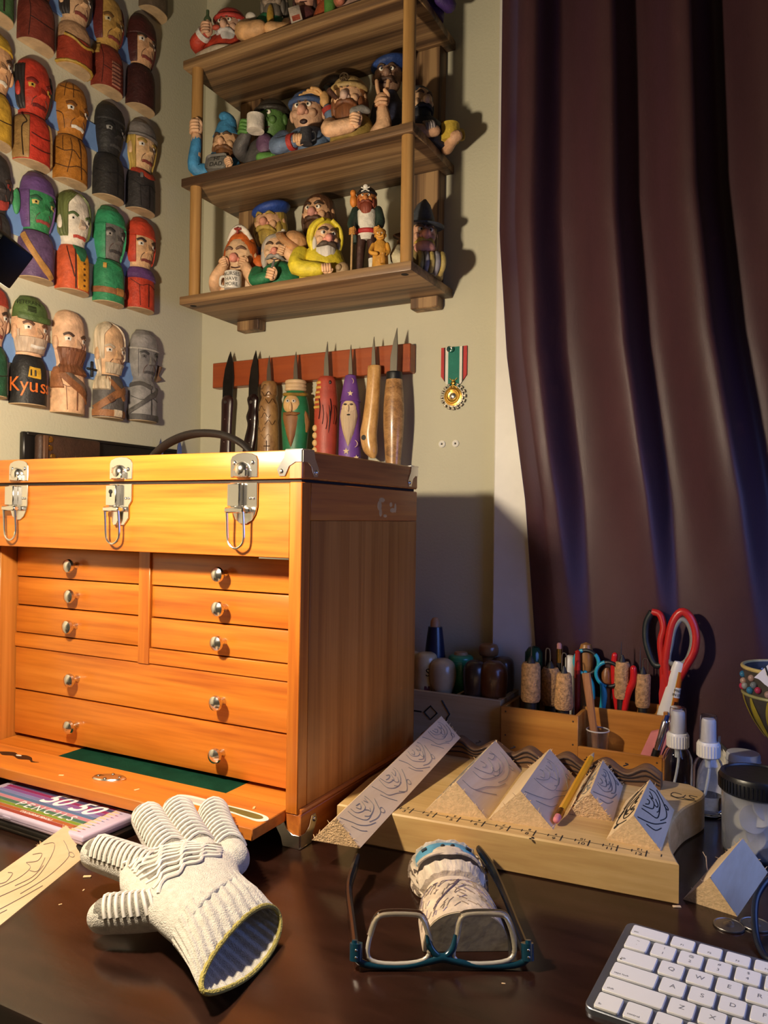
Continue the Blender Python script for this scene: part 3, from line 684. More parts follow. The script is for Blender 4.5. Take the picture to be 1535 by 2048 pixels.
    def mug(s, c, r, h, col='#d8d2c6', side=-1, text=None):
        m = s.add('mug', mv(lathe([(.0001, 0), (r, 0), (r, h), (r*.84, h), (r*.82, h*.3), (.0001, h*.3)], 18), *c), col)
        s.add('mug_handle', mv(tube([(side*r*.95, 0, h*.8), (side*r*1.5, 0, h*.75), (side*r*1.55, 0, h*.3), (side*r*.95, 0, h*.2)], r*.16, 8, k=3), *c), col, m)
        if text:
            n = len(text)
            for i, ln in enumerate(text):
                g = text_geo(ln, h*.30, .0001)
                V = [(r*1.02*sin(p[0]/r+.15), -r*1.02*cos(p[0]/r+.15), p[1]+h*(.80-.60*i/(n-1 if n > 1 else 1)*1.0)) for p in g[0]]
                s.add('lettering', mv((V, g[1]), *c), INK, m)

def figurines():
    z1, z2, z3 = (z+.0135 for z in ZS)
    # ---- bottom board
    f = Fig('orange haired figurine with a red tongue behind the left post', -.838, 1.045, z1)
    f.body(.026, .022, .060, '#c8742a'); f.head((0, -.004, .066), .017, '#cfa678', yaw=R(-20), mouth='open', hair='#d9d0c0')
    f.add('red_tongue', ell((-.002, -.022, .034), (.006, .004, .009), 10, 7), '#b02a22'); f.arm([(-.02, -.008, .045), (-.026, -.02, .02), (-.015, -.026, .012)], [.007, .006], '#c8742a')
    f = Fig('figurine in orange winged cap resting chin on hands behind a lettered mug', -.7835, .994, z1, R(-4))
    f.body(.040, .026, .040, '#e3c3a0'); f.head((0, -.002, .062), .031, '#dcb58c', tilt=R(-14), nosec='#d98c78', mouth='smile', long=1.05, eyes=False, brow='#7a5a48', hair='#c8601e')
    f.add('cap', cat(ell((0, .004, .086), (.023, .022, .020), 16, 9), ell((-.028, .004, .050), (.012, .014, .020), 10, 8), ell((.030, .004, .050), (.014, .014, .018), 10, 8)), '#c8601e')
    f.add('cap_crest', cat(tube([(-.018, -.004, .090), (-.010, -.008, .104), (0, -.008, .110), (.010, -.008, .104), (.018, -.004, .090)], .005, 8, k=3)), '#e3d8c8'); f.add('cap_badge', cat(box(-.006, .006, -.017, -.012, .104, .107, .001), box(-.0015, .0015, -.017, -.012, .098, .108, .0005)), '#8c2a20')
    f.arm([(-.036, -.012, .012), (-.030, -.030, .022), (-.018, -.028, .042)], [.011, .010, .008], '#dcae84'); f.arm([(.036, -.012, .012), (.030, -.030, .022), (.018, -.028, .042)], [.011, .010, .008], '#dcae84')
    f.hand((-.016, -.028, .046), .015, '#dcae84', (-.3, 0, 1)); f.hand((.016, -.028, .046), .015, '#dcae84', (.3, 0, 1))
    f.mug((.004, -.040, 0), .0135, .027, '#d9d2c4', -1, ['NURSES', 'HAVE', 'MORE'])
    f = Fig('figurine with blond beard and blue beret behind green shirted figure', -.765, 1.046, z1, R(-8))
    f.body(.028, .020, .118, '#1f3a86'); f.head((0, 0, .134), .030, '#cfa078', tilt=R(-6), nosec='#d09078', beard='#a88c3c', bl=.9, stache='#b09444', hair='#a88c3c', hat='beret', hatc='#1f3f8c', eyes=False, brow='#a88c3c', mouth=None)
    f = Fig('figurine in green shirt pressing a wide brimmed tan hat to its face', -.7035, .990, z1, R(-6))
    f.body(.036, .024, .042, '#1f6a42'); f.head((-.006, -.002, .060), .025, '#dcb48c', yaw=R(14), tilt=R(-14), nosec='#d98c78', stache='#8f8a84', beard=None, hat=None, hair='#b8ada0', mouth='smile', eyes=False)
    f.add('cap_top', cat(ell((.004, .002, .086), (.014, .013, .006), 14, 7), ell((.004, .002, .093), (.004, .004, .004), 8, 6)), '#d8cdbb')
    f.add('tan_hat', xf(cat(ell((0, 0, 0), (.030, .024, .008), 20, 8), ell((.004, 0, .008), (.019, .017, .013), 16, 9)), Matrix.Translation((.026, -.016, .066)) @ Matrix.Rotation(R(38), 4, 'Y') @ Matrix.Rotation(R(20), 4, 'X')), '#c29060')
    f.add('hat_band', xf(tube([(.020*cos(a), .018*sin(a), .005) for a in [2*PI*q/18 for q in range(18)]], .003, 6, True), Matrix.Translation((.026, -.016, .066)) @ Matrix.Rotation(R(38), 4, 'Y') @ Matrix.Rotation(R(20), 4, 'X')), '#8c5a30')
    f.arm([(.034, -.006, .030), (.036, -.020, .036), (.024, -.028, .048)], [.012, .012, .009], '#dcae84'); f.arm([(-.034, -.010, .026), (-.030, -.026, .010), (-.006, -.032, .012)], [.011, .010, .009], '#1f6a42')
    f.hand((0, -.034, .014), .017, '#dcae84', (.3, 0, 1)); f.hand((.016, -.032, .050), .014, '#dcae84', (.4, 0, 1)); f.add('tool', caps([(0, -.036, .018), (.004, -.034, .036)], [.0035, .0015], 8), '#6b6a66')
    f = Fig('bearded figurine in a bright yellow raincoat and hood', -.6205, .985, z1, R(10))
    f.body(.036, .026, .058, '#d8c030'); f.head((.002, -.004, .064), .027, '#d9ac84', yaw=R(16), tilt=R(-6), nosec='#d9907c', beard='#cfc6b8', bl=.8, stache='#4a3a2c', hat='hood', hatc='#dcc634')
    f.arm([(-.034, -.004, .040), (-.038, -.020, .016), (-.006, -.032, .010)], [.013, .013, .010], '#dcc634'); f.hand((.006, -.034, .010), .015, '#d9ac84', (1, 0, .1)); f.add('little_dog', cat(ell((.030, -.026, .012), (.011, .012, .011), 14, 9), ell((.024, -.036, .012), (.005, .005, .005), 10, 7)), '#a98c68')
    f = Fig('brown haired figurine peering over the yellow raincoat figure', -.670, 1.046, z1, R(-10))
    f.body(.026, .018, .108, '#4a3626'); f.head((0, 0, .133), .030, '#cfa078', nosec='#cf9080', hair='#54351f', stache='#4a2c18', beard='#54351f', bl=.5, brow='#3a2414')
    f = Fig('standing pirate figurine with skull hat, red beard and cane', -.5465, .985, z1, 0)
    for sx, c in ((-1, '#3a2018'), (1, '#3a2018')): f.add('leg', tube([(sx*.007, 0, .058), (sx*.009, -.001, .034), (sx*.010, -.002, .006)], [.0075, .0068, .0055], 10, k=3), c)
    f.add('white_bandage', tube([(.0105, -.002, .006), (.010, -.003, .024)], [.0062, .0066], 12), '#d9d4c8')
    for sx in (-1, 1): f.add('shoe', ell((sx*.010, -.005, .004), (.006, .010, .004), 10, 7), '#1d1612')
    f.add('body', loft([[(a*cos(2*PI*j/18), b*sin(2*PI*j/18), z) for j in range(18)] for a, b, z in ((.012, .009, .052), (.014, .010, .062), (.013, .010, .078), (.015, .011, .094), (.007, .007, .102))]), '#d6cfc0')
    f.add('red_sash', tube([(.0145*cos(a), .0108*sin(a), .064) for a in [2*PI*q/18 for q in range(18)]], .0035, 8, True), '#b02a2a')
    f.add('coat', cat(*[tube([(sx*.013, .002, .098), (sx*.018, .002, .080), (sx*.016, .004, .050)], [.006, .0075, .006], 10, k=3, flat=.8) for sx in (-1, 1)]), '#1d2e26')
    for sx in (-1, 1): f.arm([(sx*.017, -.001, .096), (sx*.022, -.006, .076), (sx*.018, -.014, .064)], [.006, .006, .005], '#1d2e26')
    f.hand((-.018, -.016, .060), .010, '#c88a3c'); f.hand((.018, -.016, .060), .010, '#c88a3c')
    f.add('cane', rod((-.019, -.018, 0), (-.018, -.018, .062), .0016, .0018, 8), '#a98a5c')
    hd = f.head((0, -.002, .112), .0155, '#c47a3c', nosec='#c47a3c', beard='#7a3218', bl=.9, stache='#7a3218', hair='#8c4a22', hat='beanie', hatc='#12100f')
    f.add('skull_mark', cat(ell((0, -.0165, .1250), (.0034, .0016, .0032), 10, 7), tube([(-.006, -.0165, .1238), (.006, -.0168, .1178)], .0009, 6), tube([(.006, -.0165, .1238), (-.006, -.0168, .1178)], .0009, 6)), '#e3ddcf')
    f.add('parrot', cat(ell((-.020, .002, .112), (.006, .008, .010), 10, 8), ell((-.020, -.004, .121), (.0045, .005, .005), 10, 7)), '#c87a2a')
    f = Fig('small golden yellow figurine standing beside the pirate', -.5185, .976, z1, 0)
    f.add('body', loft([[(a*cos(2*PI*j/16), b*sin(2*PI*j/16), z) for j in range(16)] for a, b, z in ((.011, .009, 0), (.012, .010, .008), (.011, .009, .026), (.010, .008, .040), (.005, .005, .046))]), '#c88f34')
    f.head((0, -.001, .052), .0095, '#c88f34', hat='cap', hatc='#c88f34', brow='#8c5a1c', nose=.9); f.arm([(-.010, -.002, .038), (-.013, -.008, .026), (-.004, -.012, .022)], [.0034, .003], '#c88f34'); f.arm([(.010, -.002, .038), (.013, -.008, .026), (.006, -.012, .018)], [.0034, .003], '#c88f34')
    f.add('jug', lathe([(.0001, .006), (.004, .007), (.005, .013), (.003, .018), (.004, .021)], 12), '#b87f2c')
    for p in f.t.children:
        if p.name.startswith('jug'): p.location = (.006, -.014, 0)
    f = Fig('brown hatted figurine in shadow behind the right post', -.510, 1.05, z1, 0)
    f.body(.022, .018, .050, '#6b4a2c'); f.head((0, 0, .064), .019, '#c0946a', hat='witch', hatc='#6b3f20', beard='#8c7a5c')
    f = Fig('figurine in grey pointed hat with blond moustache at shelf right end', -.4815, 1.030, z1, R(14))
    f.body(.036, .030, .044, '#8c7a4c'); f.head((.002, -.004, .062), .0265, '#cf9c7c', yaw=R(8), tilt=R(-4), nosec='#d08c7c', stache='#b89a3c', hair='#7a6030', hat='witch', hatc='#3a3f46', nose=1.2)
    f.add('chin', ell((.004, -.022, .038), (.016, .012, .011), 14, 9), '#cf9080')
    f.add('striped_blanket', cat(*[tube([(x, -.018, .003), (x+.001, -.036, .010), (x+.001, -.032, .026), (x, -.012, .034)], .0042, 8, k=3) for x in (.004, .020)]), '#8a8790'); f.add('blanket_stripe', cat(*[tube([(x, -.018, .003), (x+.001, -.036, .010), (x+.001, -.032, .026), (x, -.012, .034)], .0042, 8, k=3) for x in (-.004, .012, .028)]), '#b09a58')
    f.arm([(-.032, -.010, .036), (-.036, -.024, .022), (-.026, -.032, .010)], [.010, .011, .010], '#c8bb98')
    # ---- middle board
    f = Fig('blue capped bearded figurine with raised hand and a sign reading HI DAD', -.8135, .985, z2, R(-6))
    f.body(.030, .024, .050, '#3a7aa8'); f.head((.006, -.002, .056), .027, '#d0a47a', nosec='#d9a880', hair='#5c3a1e', beard='#6b4424', bl=.7, stache='#6b4424', hat='tall', hatc='#3f86b4', tilt=R(-4), eyes=False)
    f.arm([(-.028, -.010, .012), (-.042, -.020, .016), (-.040, -.020, .050), (-.040, -.018, .068)], [.013, .011, .009, .0075], '#3f86b4'); f.add('forearm', caps([(-.0405, -.020, .034), (-.040, -.019, .066)], [.0092, .0080], 12), '#d9ac84'); f.hand((-.040, -.019, .080), .021, '#d9ac84')
    sg = f.add('sign', xf(box(-.018, .018, -.002, .002, 0, .028, .006, 2), Matrix.Translation((.002, -.034, .001)) @ Matrix.Rotation(R(-14), 4, 'X')), '#6b6862')
    for i, ln in enumerate(('HI', 'DAD')): f.add('lettering', xf(rx(text_geo(ln, .0105, .0002), R(90)), Matrix.Translation((.002, -.034, .001)) @ Matrix.Rotation(R(-14), 4, 'X') @ Matrix.Translation((0, -.0023, .020-.010*i))), INK, sg)
    f.hand((.024, -.032, .012), .013, '#d9ac84', (-.4, 0, 1))
    f = Fig('green skinned figurine drinking from a white mug', -.7325, .992, z2, R(-8))
    f.body(.040, .028, .052, '#4a4644'); f.add('purple_shirt', ell((.004, -.020, .034), (.014, .010, .018), 14, 9), '#5c3f5c')
    f.head((.008, -.002, .078), .030, '#4c6e34', yaw=R(-10), nosec='#4c6e34', brow='#1a1812', long=1.08, mouth='smile', hair=None, hat='beanie', hatc='#2a241c')
    f.arm([(-.036, -.006, .030), (-.036, -.024, .030), (-.022, -.032, .046)], [.013, .012, .009], '#4c4846'); f.hand((-.022, -.032, .056), .022, '#4c7a34', (.2, 0, 1)); f.mug((-.002, -.040, .046), .0135, .024, '#cfc6b8', -1)
    f.arm([(.034, -.008, .026), (.034, -.026, .008), (.004, -.032, .008)], [.011, .010, .008], '#4c7a34')
    f = Fig('wide eyed figurine in grey blue pyjamas clutching its head', -.6465, .978, z2, R(-6))
    f.body(.038, .026, .044, '#5a6c86'); f.head((0, -.002, .064), .031, '#c29878', long=1.12, nosec='#c08c74', mouth='open', hat='beanie', hatc='#33466c', tilt=R(-4))
    f.arm([(.036, -.002, .030), (.046, -.010, .036), (.036, -.014, .062)], [.013, .011, .008], '#5a6c86', '#a03028'); f.add('raised_hand', cat(ell((.030, -.014, .078), (.008, .008, .012), 10, 8), *[caps([(.028-.004*q, -.016, .084), (.022-.006*q, -.022, .090-.002*q), (.014-.006*q, -.026, .090-.003*q)], .0026, 7, 3) for q in range(4)]), '#c89a60')
    f.arm([(-.036, -.008, .028), (-.042, -.024, .010), (-.012, -.032, .010)], [.013, .012, .010], '#5a6c86', '#a03028'); f.hand((-.001, -.034, .011), .017, '#d0a47a', (1, 0, 0)); f.mug((.010, -.036, .002), .009, .022, '#2c2c30', 1)
    f = Fig('figurine in round black helmet with small white glint, behind pyjamas figure', -.634, 1.040, z2)
    f.body(.032, .020, .096, '#5c201c'); f.head((0, 0, .116), .030, '#b08a68', hat='dome', hatc=paint('#0a0a0d', .2, 0, 0, 0), eyes=False); f.add('painted_glint', xf(box(-.006, .006, -.001, .001, -.0015, .0015, .0006), Matrix.Translation((.014, -.026, .128)) @ Matrix.Rotation(R(-24), 4, 'Y')), '#e6e2da')  # white bar paints a highlight onto the helmet
    f = Fig('long bearded brown haired figurine with headband raising two fingers', -.5645, .972, z2, R(2))
    f.body(.034, .026, .044, '#8c7438'); f.head((-.006, -.002, .064), .029, '#d4a880', nosec='#b89a88', hair='#7a4c26', beard='#7a4826', bl=.9, stache='#6b3c1c', tilt=R(-6), yaw=R(-8), hat='beanie', hatc='#a88c58', long=1.1, eyes=False)
    f.add('headband_badge', tube([(-.010+.006*cos(a), -.0262, .0845+.006*sin(a)) for a in [2*PI*q/14 for q in range(14)]], .0011, 6, True), '#4a3822'); f.add('peace_bars', cat(rod((-.010, -.0265, .0785), (-.010, -.0255, .0905), .0009, n=6), rod((-.010, -.0265, .0845), (-.014, -.0265, .0805), .0009, n=6), rod((-.010, -.0265, .0845), (-.006, -.0265, .0805), .0009, n=6)), '#4a3822')
    f.add('cigar', rod((-.020, -.030, .052), (-.030, -.042, .058), .003, .0042, 10), '#4a2c1c')
    f.arm([(-.032, -.008, .024), (-.030, -.026, .010), (0, -.032, .012)], [.012, .011, .010], '#d9ac84'); f.hand((.008, -.034, .016), .018, '#d9ac84', (.2, 0, 1)); f.add('grey_pipe', caps([(.006, -.038, .028), (.018, -.036, .032), (.026, -.034, .030)], [.006, .006, .004], 10), '#77726a')
    f.arm([(.034, -.006, .004), (.046, -.010, .022), (.044, -.012, .044)], [.014, .012, .0085], '#d9ac84'); f.hand((.044, -.014, .055), .021, '#d4a47c', (0, 0, 1), two=True)
    f = Fig('figurine in large blue beret behind the raised two fingers', -.5440, 1.042, z2)
    f.body(.032, .020, .106, '#2a2c40'); f.head((0, 0, .128), .027, '#8c6a54', hat='beret', hatc='#1d3a74', stache='#4a3020')
    f = Fig('grey haired figurine in dark blue coat beside a yellow mug at right end', -.478, 1.028, z2, R(24))
    f.body(.038, .030, .044, '#15182c'); f.head((-.006, -.002, .064), .024, '#c8a078', yaw=R(6), nosec='#d9b498', hair='#33343a', beard='#16161e', bl=.8, stache='#20202a', eyes=False)
    f.add('red_collar', tube([(.030*cos(a), .022*sin(a)-.002, .036) for a in [-.4+.25*q for q in range(12)]], .004, 6), '#8c2a30')
    f.arm([(-.034, -.012, .016), (-.026, -.030, .008), (.006, -.036, .010)], [.010, .010, .008], '#c89a74'); f.hand((-.004, -.036, .014), .016, '#8a807c', (1, 0, .3)); f.arm([(.036, -.006, .004), (.036, -.030, .006), (.040, -.036, .008)], [.010, .008], '#c89a74'); f.mug((.034, -.024, .004), .0135, .025, '#c8a83c', 1)
    # ---- top board (mostly cut off above)
    f = Fig('red suited white bearded figurine drinking from a green bottle', -.812, .985, z3, R(-6))
    f.body(.044, .028, .042, '#b03a24'); f.head((.008, -.004, .050), .028, '#cfa488', beard='#b8b4b0', bl=.9, hair='#b8b4b0', nosec='#cfa488', stache='#b8b4b0', mouth=None, hat='beanie', hatc='#a83228', tilt=R(-10)); f.add('lips', ell((-.004, -.032, .038), (.007, .004, .004), 10, 7), '#b04a34')
    f.add('fur_hem', caps([(-.040, -.016, .006), (0, -.030, .005), (.036, -.016, .006)], [.006, .006], 10), '#b8a890')
    f.arm([(-.040, -.006, .024), (-.040, -.024, .022), (-.024, -.032, .030)], [.013, .012, .010], '#b03a24', '#c8c2b8'); f.hand((-.018, -.034, .034), .019, '#c89a78'); f.add('bottle', mv(lathe([(.0001, 0), (.006, 0), (.006, .010), (.0025, .016), (.0025, .024)], 12), -.016, -.036, .040), '#4a5c3c')
    f = Fig('dark green figurine with a white cigarette on the top board', -.758, 1.030, z3)
    f.body(.030, .022, .052, '#1d3a2c'); f.head((0, 0, .062), .023, '#7a8068', hair='#16241c', mouth='open'); f.add('cigarette', rod((-.014, -.022, .050), (-.026, -.030, .054), .0018, .0018, 8), '#cfc8bb')
    f = Fig('tan figurine leaning on big arms in green and yellow vest', -.7255, .985, z3)
    f.body(.032, .024, .052, '#1f6b44'); f.add('yellow_front', ell((.006, -.020, .034), (.006, .006, .022), 10, 7), '#b08a34'); f.head((.006, 0, .070), .024, '#8c7a68', hair='#5c544c', beard='#6b6258')
    f.arm([(-.030, -.006, .034), (-.036, -.024, .014), (-.008, -.032, .012)], [.012, .014, .012], '#c89a68'); f.arm([(.030, -.006, .030), (.034, -.024, .010), (.010, -.032, .010)], [.011, .012, .010], '#c89a68'); f.add('white_cuff', ell((-.026, -.016, .040), (.009, .009, .007), 12, 7), '#cfc6b8')
    f = Fig('maroon figurine holding playing cards on the top board', -.662, .988, z3)
    f.body(.026, .022, .044, '#6b3a3c'); f.head((0, 0, .060), .021, '#c09078', hair='#3a2420'); f.add('card', xf(box(-.009, .009, -.001, .001, 0, .027, .0008), Matrix.Translation((-.004, -.030, .004)) @ Matrix.Rotation(R(-14), 4, 'Y')), '#b8a898'); f.add('card_face', xf(box(-.006, .006, -.0014, -.001, .004, .012), Matrix.Translation((-.004, -.030, .004)) @ Matrix.Rotation(R(-14), 4, 'Y')), '#a04a34')
    f = Fig('orange and green figurine on the top board beside the card holder', -.617, .985, z3)
    f.body(.024, .022, .040, '#a04a24'); f.head((0, 0, .054), .020, '#b88864', hair='#8c3c1c'); f.add('green_cup', mv(lathe([(.0001, 0), (.008, 0), (.009, .020), (.007, .020), (.006, .006), (.0001, .006)], 14), .008, -.030, 0), '#4a7a34')
    f = Fig('pale pink figurine with a white lamp on the top board', -.568, .982, z3)
    f.body(.030, .022, .036, '#a88878'); f.head((0, 0, .050), .020, '#b89880', hair='#8a6a5c'); f.add('white_shade', mv(lathe([(.009, 0), (.006, .014), (.0001, .016)], 14), .022, -.028, 0), '#d8d0c0'); f.arm([(-.026, -.008, .022), (-.018, -.028, .010)], [.008, .007], '#b06a50')
    f = Fig('figurine in green cap and purple coat at the top board right end', -.483, 1.03, z3, R(20))
    f.body(.034, .028, .050, '#33205c'); f.head((-.008, -.004, .060), .023, '#b08a70', hat='beanie', hatc='#2c6b34'); f.hand((.014, -.034, .022), .020, '#c09a84'); f.arm([(.034, -.004, .030), (.034, -.026, .012), (.016, -.034, .014)], [.011, .011, .009], '#3a2460')
figurines()

# ------------------------------------------------------------------ carved half-round busts on the left wall
BH, BW, BD = .150, .053, .0265
PROF = [(0, 1.0), (.10, 1.0), (.28, .985), (.37, .93), (.42, .82), (.455, .68), (.50, .74), (.58, .86), (.68, .93), (.80, .93), (.88, .87), (.94, .74), (.98, .52), (1.0, .22)]
def prof(v):
    for (a, ka), (b, kb) in zip(PROF, PROF[1:]):
        if v <= b: return ka+(kb-ka)*(v-a)/(b-a)
    return PROF[-1][1]
class Bust:
    def __init__(s, label, y, z, torso, skin, h=BH, w=BW, d=BD, loc=None, rot=None, grp='painted busts on the left wall'):
        s.h, s.w, s.d = h, w, d
        s.t = thing('carved_bust', label, 'carving', loc or (-.9535, y, z), group=grp, rot=rot or (0, 0, 0))
        s.torso = s.block('torso', 0, .452, torso); s.head = s.block('head', .445, 1.0, skin); s.skin = skin
        s.add('cut_end', s.slab(0.0, .006, .985), paint('#b79a74', .7, 0, .15, .3))
    def c(s, c): return clr(c) if isinstance(c, str) else c
    def add(s, n, g, c, p=None): return mk(n, g, s.c(c), p or s.t, ang=50)
    def pt(s, th, v, off=0):
        k = prof(max(0, min(1, v))); a = R(th)
        e = .82  # squarish half round
        cx, sy = cos(a), sin(a)
        return Vector((s.d*k*abs(cx)**e+off*cx, s.w/2*k*(abs(sy)**e if sy > 0 else -abs(sy)**e)+off*sy, s.h*v))
    def ring(s, v, off=0): return [s.pt(-90+180*j/20, v, off) for j in range(21)]
    def block(s, n, v0, v1, c):
        N = 14; vs = [v0+(v1-v0)*i/N for i in range(N+1)]
        if v1 == 1.0: vs = [v for v in vs if v < .9]+[.92, .94, .96, .975, .99, 1.0]
        return s.add(n, loft([s.ring(v) for v in vs]), c)
    def slab(s, v0, v1, f):
        r0 = [(p.x*f, p.y*f, -.0012) for p in s.ring(0)]; r1 = [(p.x*f, p.y*f, .0005) for p in s.ring(0)]
        return loft([r0, r1])
    def shell(s, n, v0, v1, t0, t1, off, c, groove=0, p=None):
        """raised patch between heights v0..v1; t0/t1 are angle limits (numbers or functions of v)"""
        nv, nt = 16, 22; V = []; F = []
        f0 = t0 if callable(t0) else (lambda v: t0); f1 = t1 if callable(t1) else (lambda v: t1)
        for i in range(nv+1):
            v = v0+(v1-v0)*i/nv
            for j in range(nt+1):
                th = f0(v)+(f1(v)-f0(v))*j/nt
                o = off if 0 < i < nv and 0 < j < nt else -.0004
                if groove and o > 0: o += groove*sin(th*.55+v*20)
                P_ = s.pt(th, min(v, 1), o)
                if v > .98: P_.z += off
                V.append(P_)
        for i in range(nv):
            for j in range(nt): F.append((i*(nt+1)+j, i*(nt+1)+j+1, (i+1)*(nt+1)+j+1, (i+1)*(nt+1)+j))
        return s.add(n, (V, F), c, p)
    def band(s, n, path, w, c, off=.0008, p=None, k=4):
        """painted or carved strip following (angle, height) points"""
        P2 = smoothpts([(R(a)*s.w/2, v*s.h, 0) for a, v in path], k) if len(path) > 2 else [Vector((R(a)*s.w/2, v*s.h, 0)) for a, v in [(path[0][0]+(path[1][0]-path[0][0])*q/8, path[0][1]+(path[1][1]-path[0][1])*q/8) for q in range(9)]]
        rings = []
        for i, q in enumerate(P2):
            t_ = P2[min(i+1, len(P2)-1)]-P2[max(i-1, 0)]; nrm = Vector((-t_.y, t_.x, 0)).normalized()*w/2
            r_ = []
            for e, o in ((-1, -.0005), (-1, off), (0, off*1.3), (1, off), (1, -.0005)):
                u = q+nrm*e; r_.append(s.pt(math.degrees(u.x/(s.w/2)), u.y/s.h, o))
            rings.append(r_)
        return s.add(n, loft(rings, True, True), c, p)
    def face(s, eye='#e6dccb', brow='#3a281c', mouth='#7a3a30', nosec=None, pupil='#16120f', ey=.70, ears=True, lines=True, lip=None):
        nc = nosec or s.skin; h = s.h
        X = s.d*.90
        s.add('nose', loft([[(X+a+(0 if abs(q) > .5 else b), q*wd*2, z*h) for q in (-.5, -.25, 0, .25, .5)]+[(X-.006, wd, z*h), (X-.006, -wd, z*h)] for a, b, wd, z in ((-.001, .0005, .0022, ey+.02), (.0006, .0022, .0028, ey-.02), (.0010, .0044, .0042, ey-.065), (.0002, .0036, .0048, ey-.082), (-.0015, .001, .0034, ey-.092))]), nc)
        for sg in (-1, 1):
            e = s.band('eye', [(sg*20, ey-.006), (sg*30, ey), (sg*42, ey-.008)], .0055, eye, .0006)
            s.band('pupil', [(sg*29, ey-.012), (sg*29, ey+.006)], .0030, pupil, .0011, e)
            s.band('brow', [(sg*12, ey+.025), (sg*28, ey+.050), (sg*48, ey+.030)], .0036, brow, .0016)
            if ears: s.add('ear', ell((s.d*.30, sg*s.w*.475, h*(ey-.045)), (.0050, .0038, .0105), 10, 8), s.skin)
            if lines: s.band('carved_line', [(sg*14, ey-.09), (sg*26, ey-.13), (sg*30, ey-.18)], .0010, '#4a2c20', .0005)
        s.band('mouth', [(-26, ey-.175), (-10, ey-.165), (0, ey-.168), (10, ey-.165), (26, ey-.175)], .0040, mouth, .0012)
    def neckline(s, c='#2a1a14'): s.band('carved_line', [(-88, .452), (-40, .447), (0, .440), (40, .447), (88, .452)], .0016, c, .0006)
    def seams(s, c='#2a1410', kind=0):
        L = [[[(0, .40), (0, .02)], [(-80, .26), (-40, .22), (0, .25)], [(80, .26), (40, .22), (0, .25)]], [[(-60, .42), (-45, .28), (-50, .02)], [(60, .42), (45, .28), (50, .02)], [(-45, .2), (0, .17), (45, .2)]], [[(-70, .30), (-30, .24), (0, .27), (30, .24), (70, .30)], [(-35, .24), (-30, .02)], [(0, .27), (0, .02)]]][kind]
        for p in L: s.band('carved_line', p, .0011, c, .0005)
    def wrap(s, txt, size, th0, v0, c, off=.0012, p=None, stretch=1):
        g = text_geo(txt, size, .0002)
        V = [s.pt(th0+math.degrees(q[0]/(s.w/2*.95)), v0+q[1]*stretch/s.h, off+q[2]) for q in g[0]]
        return s.add('lettering', (V, g[1]), c, p)

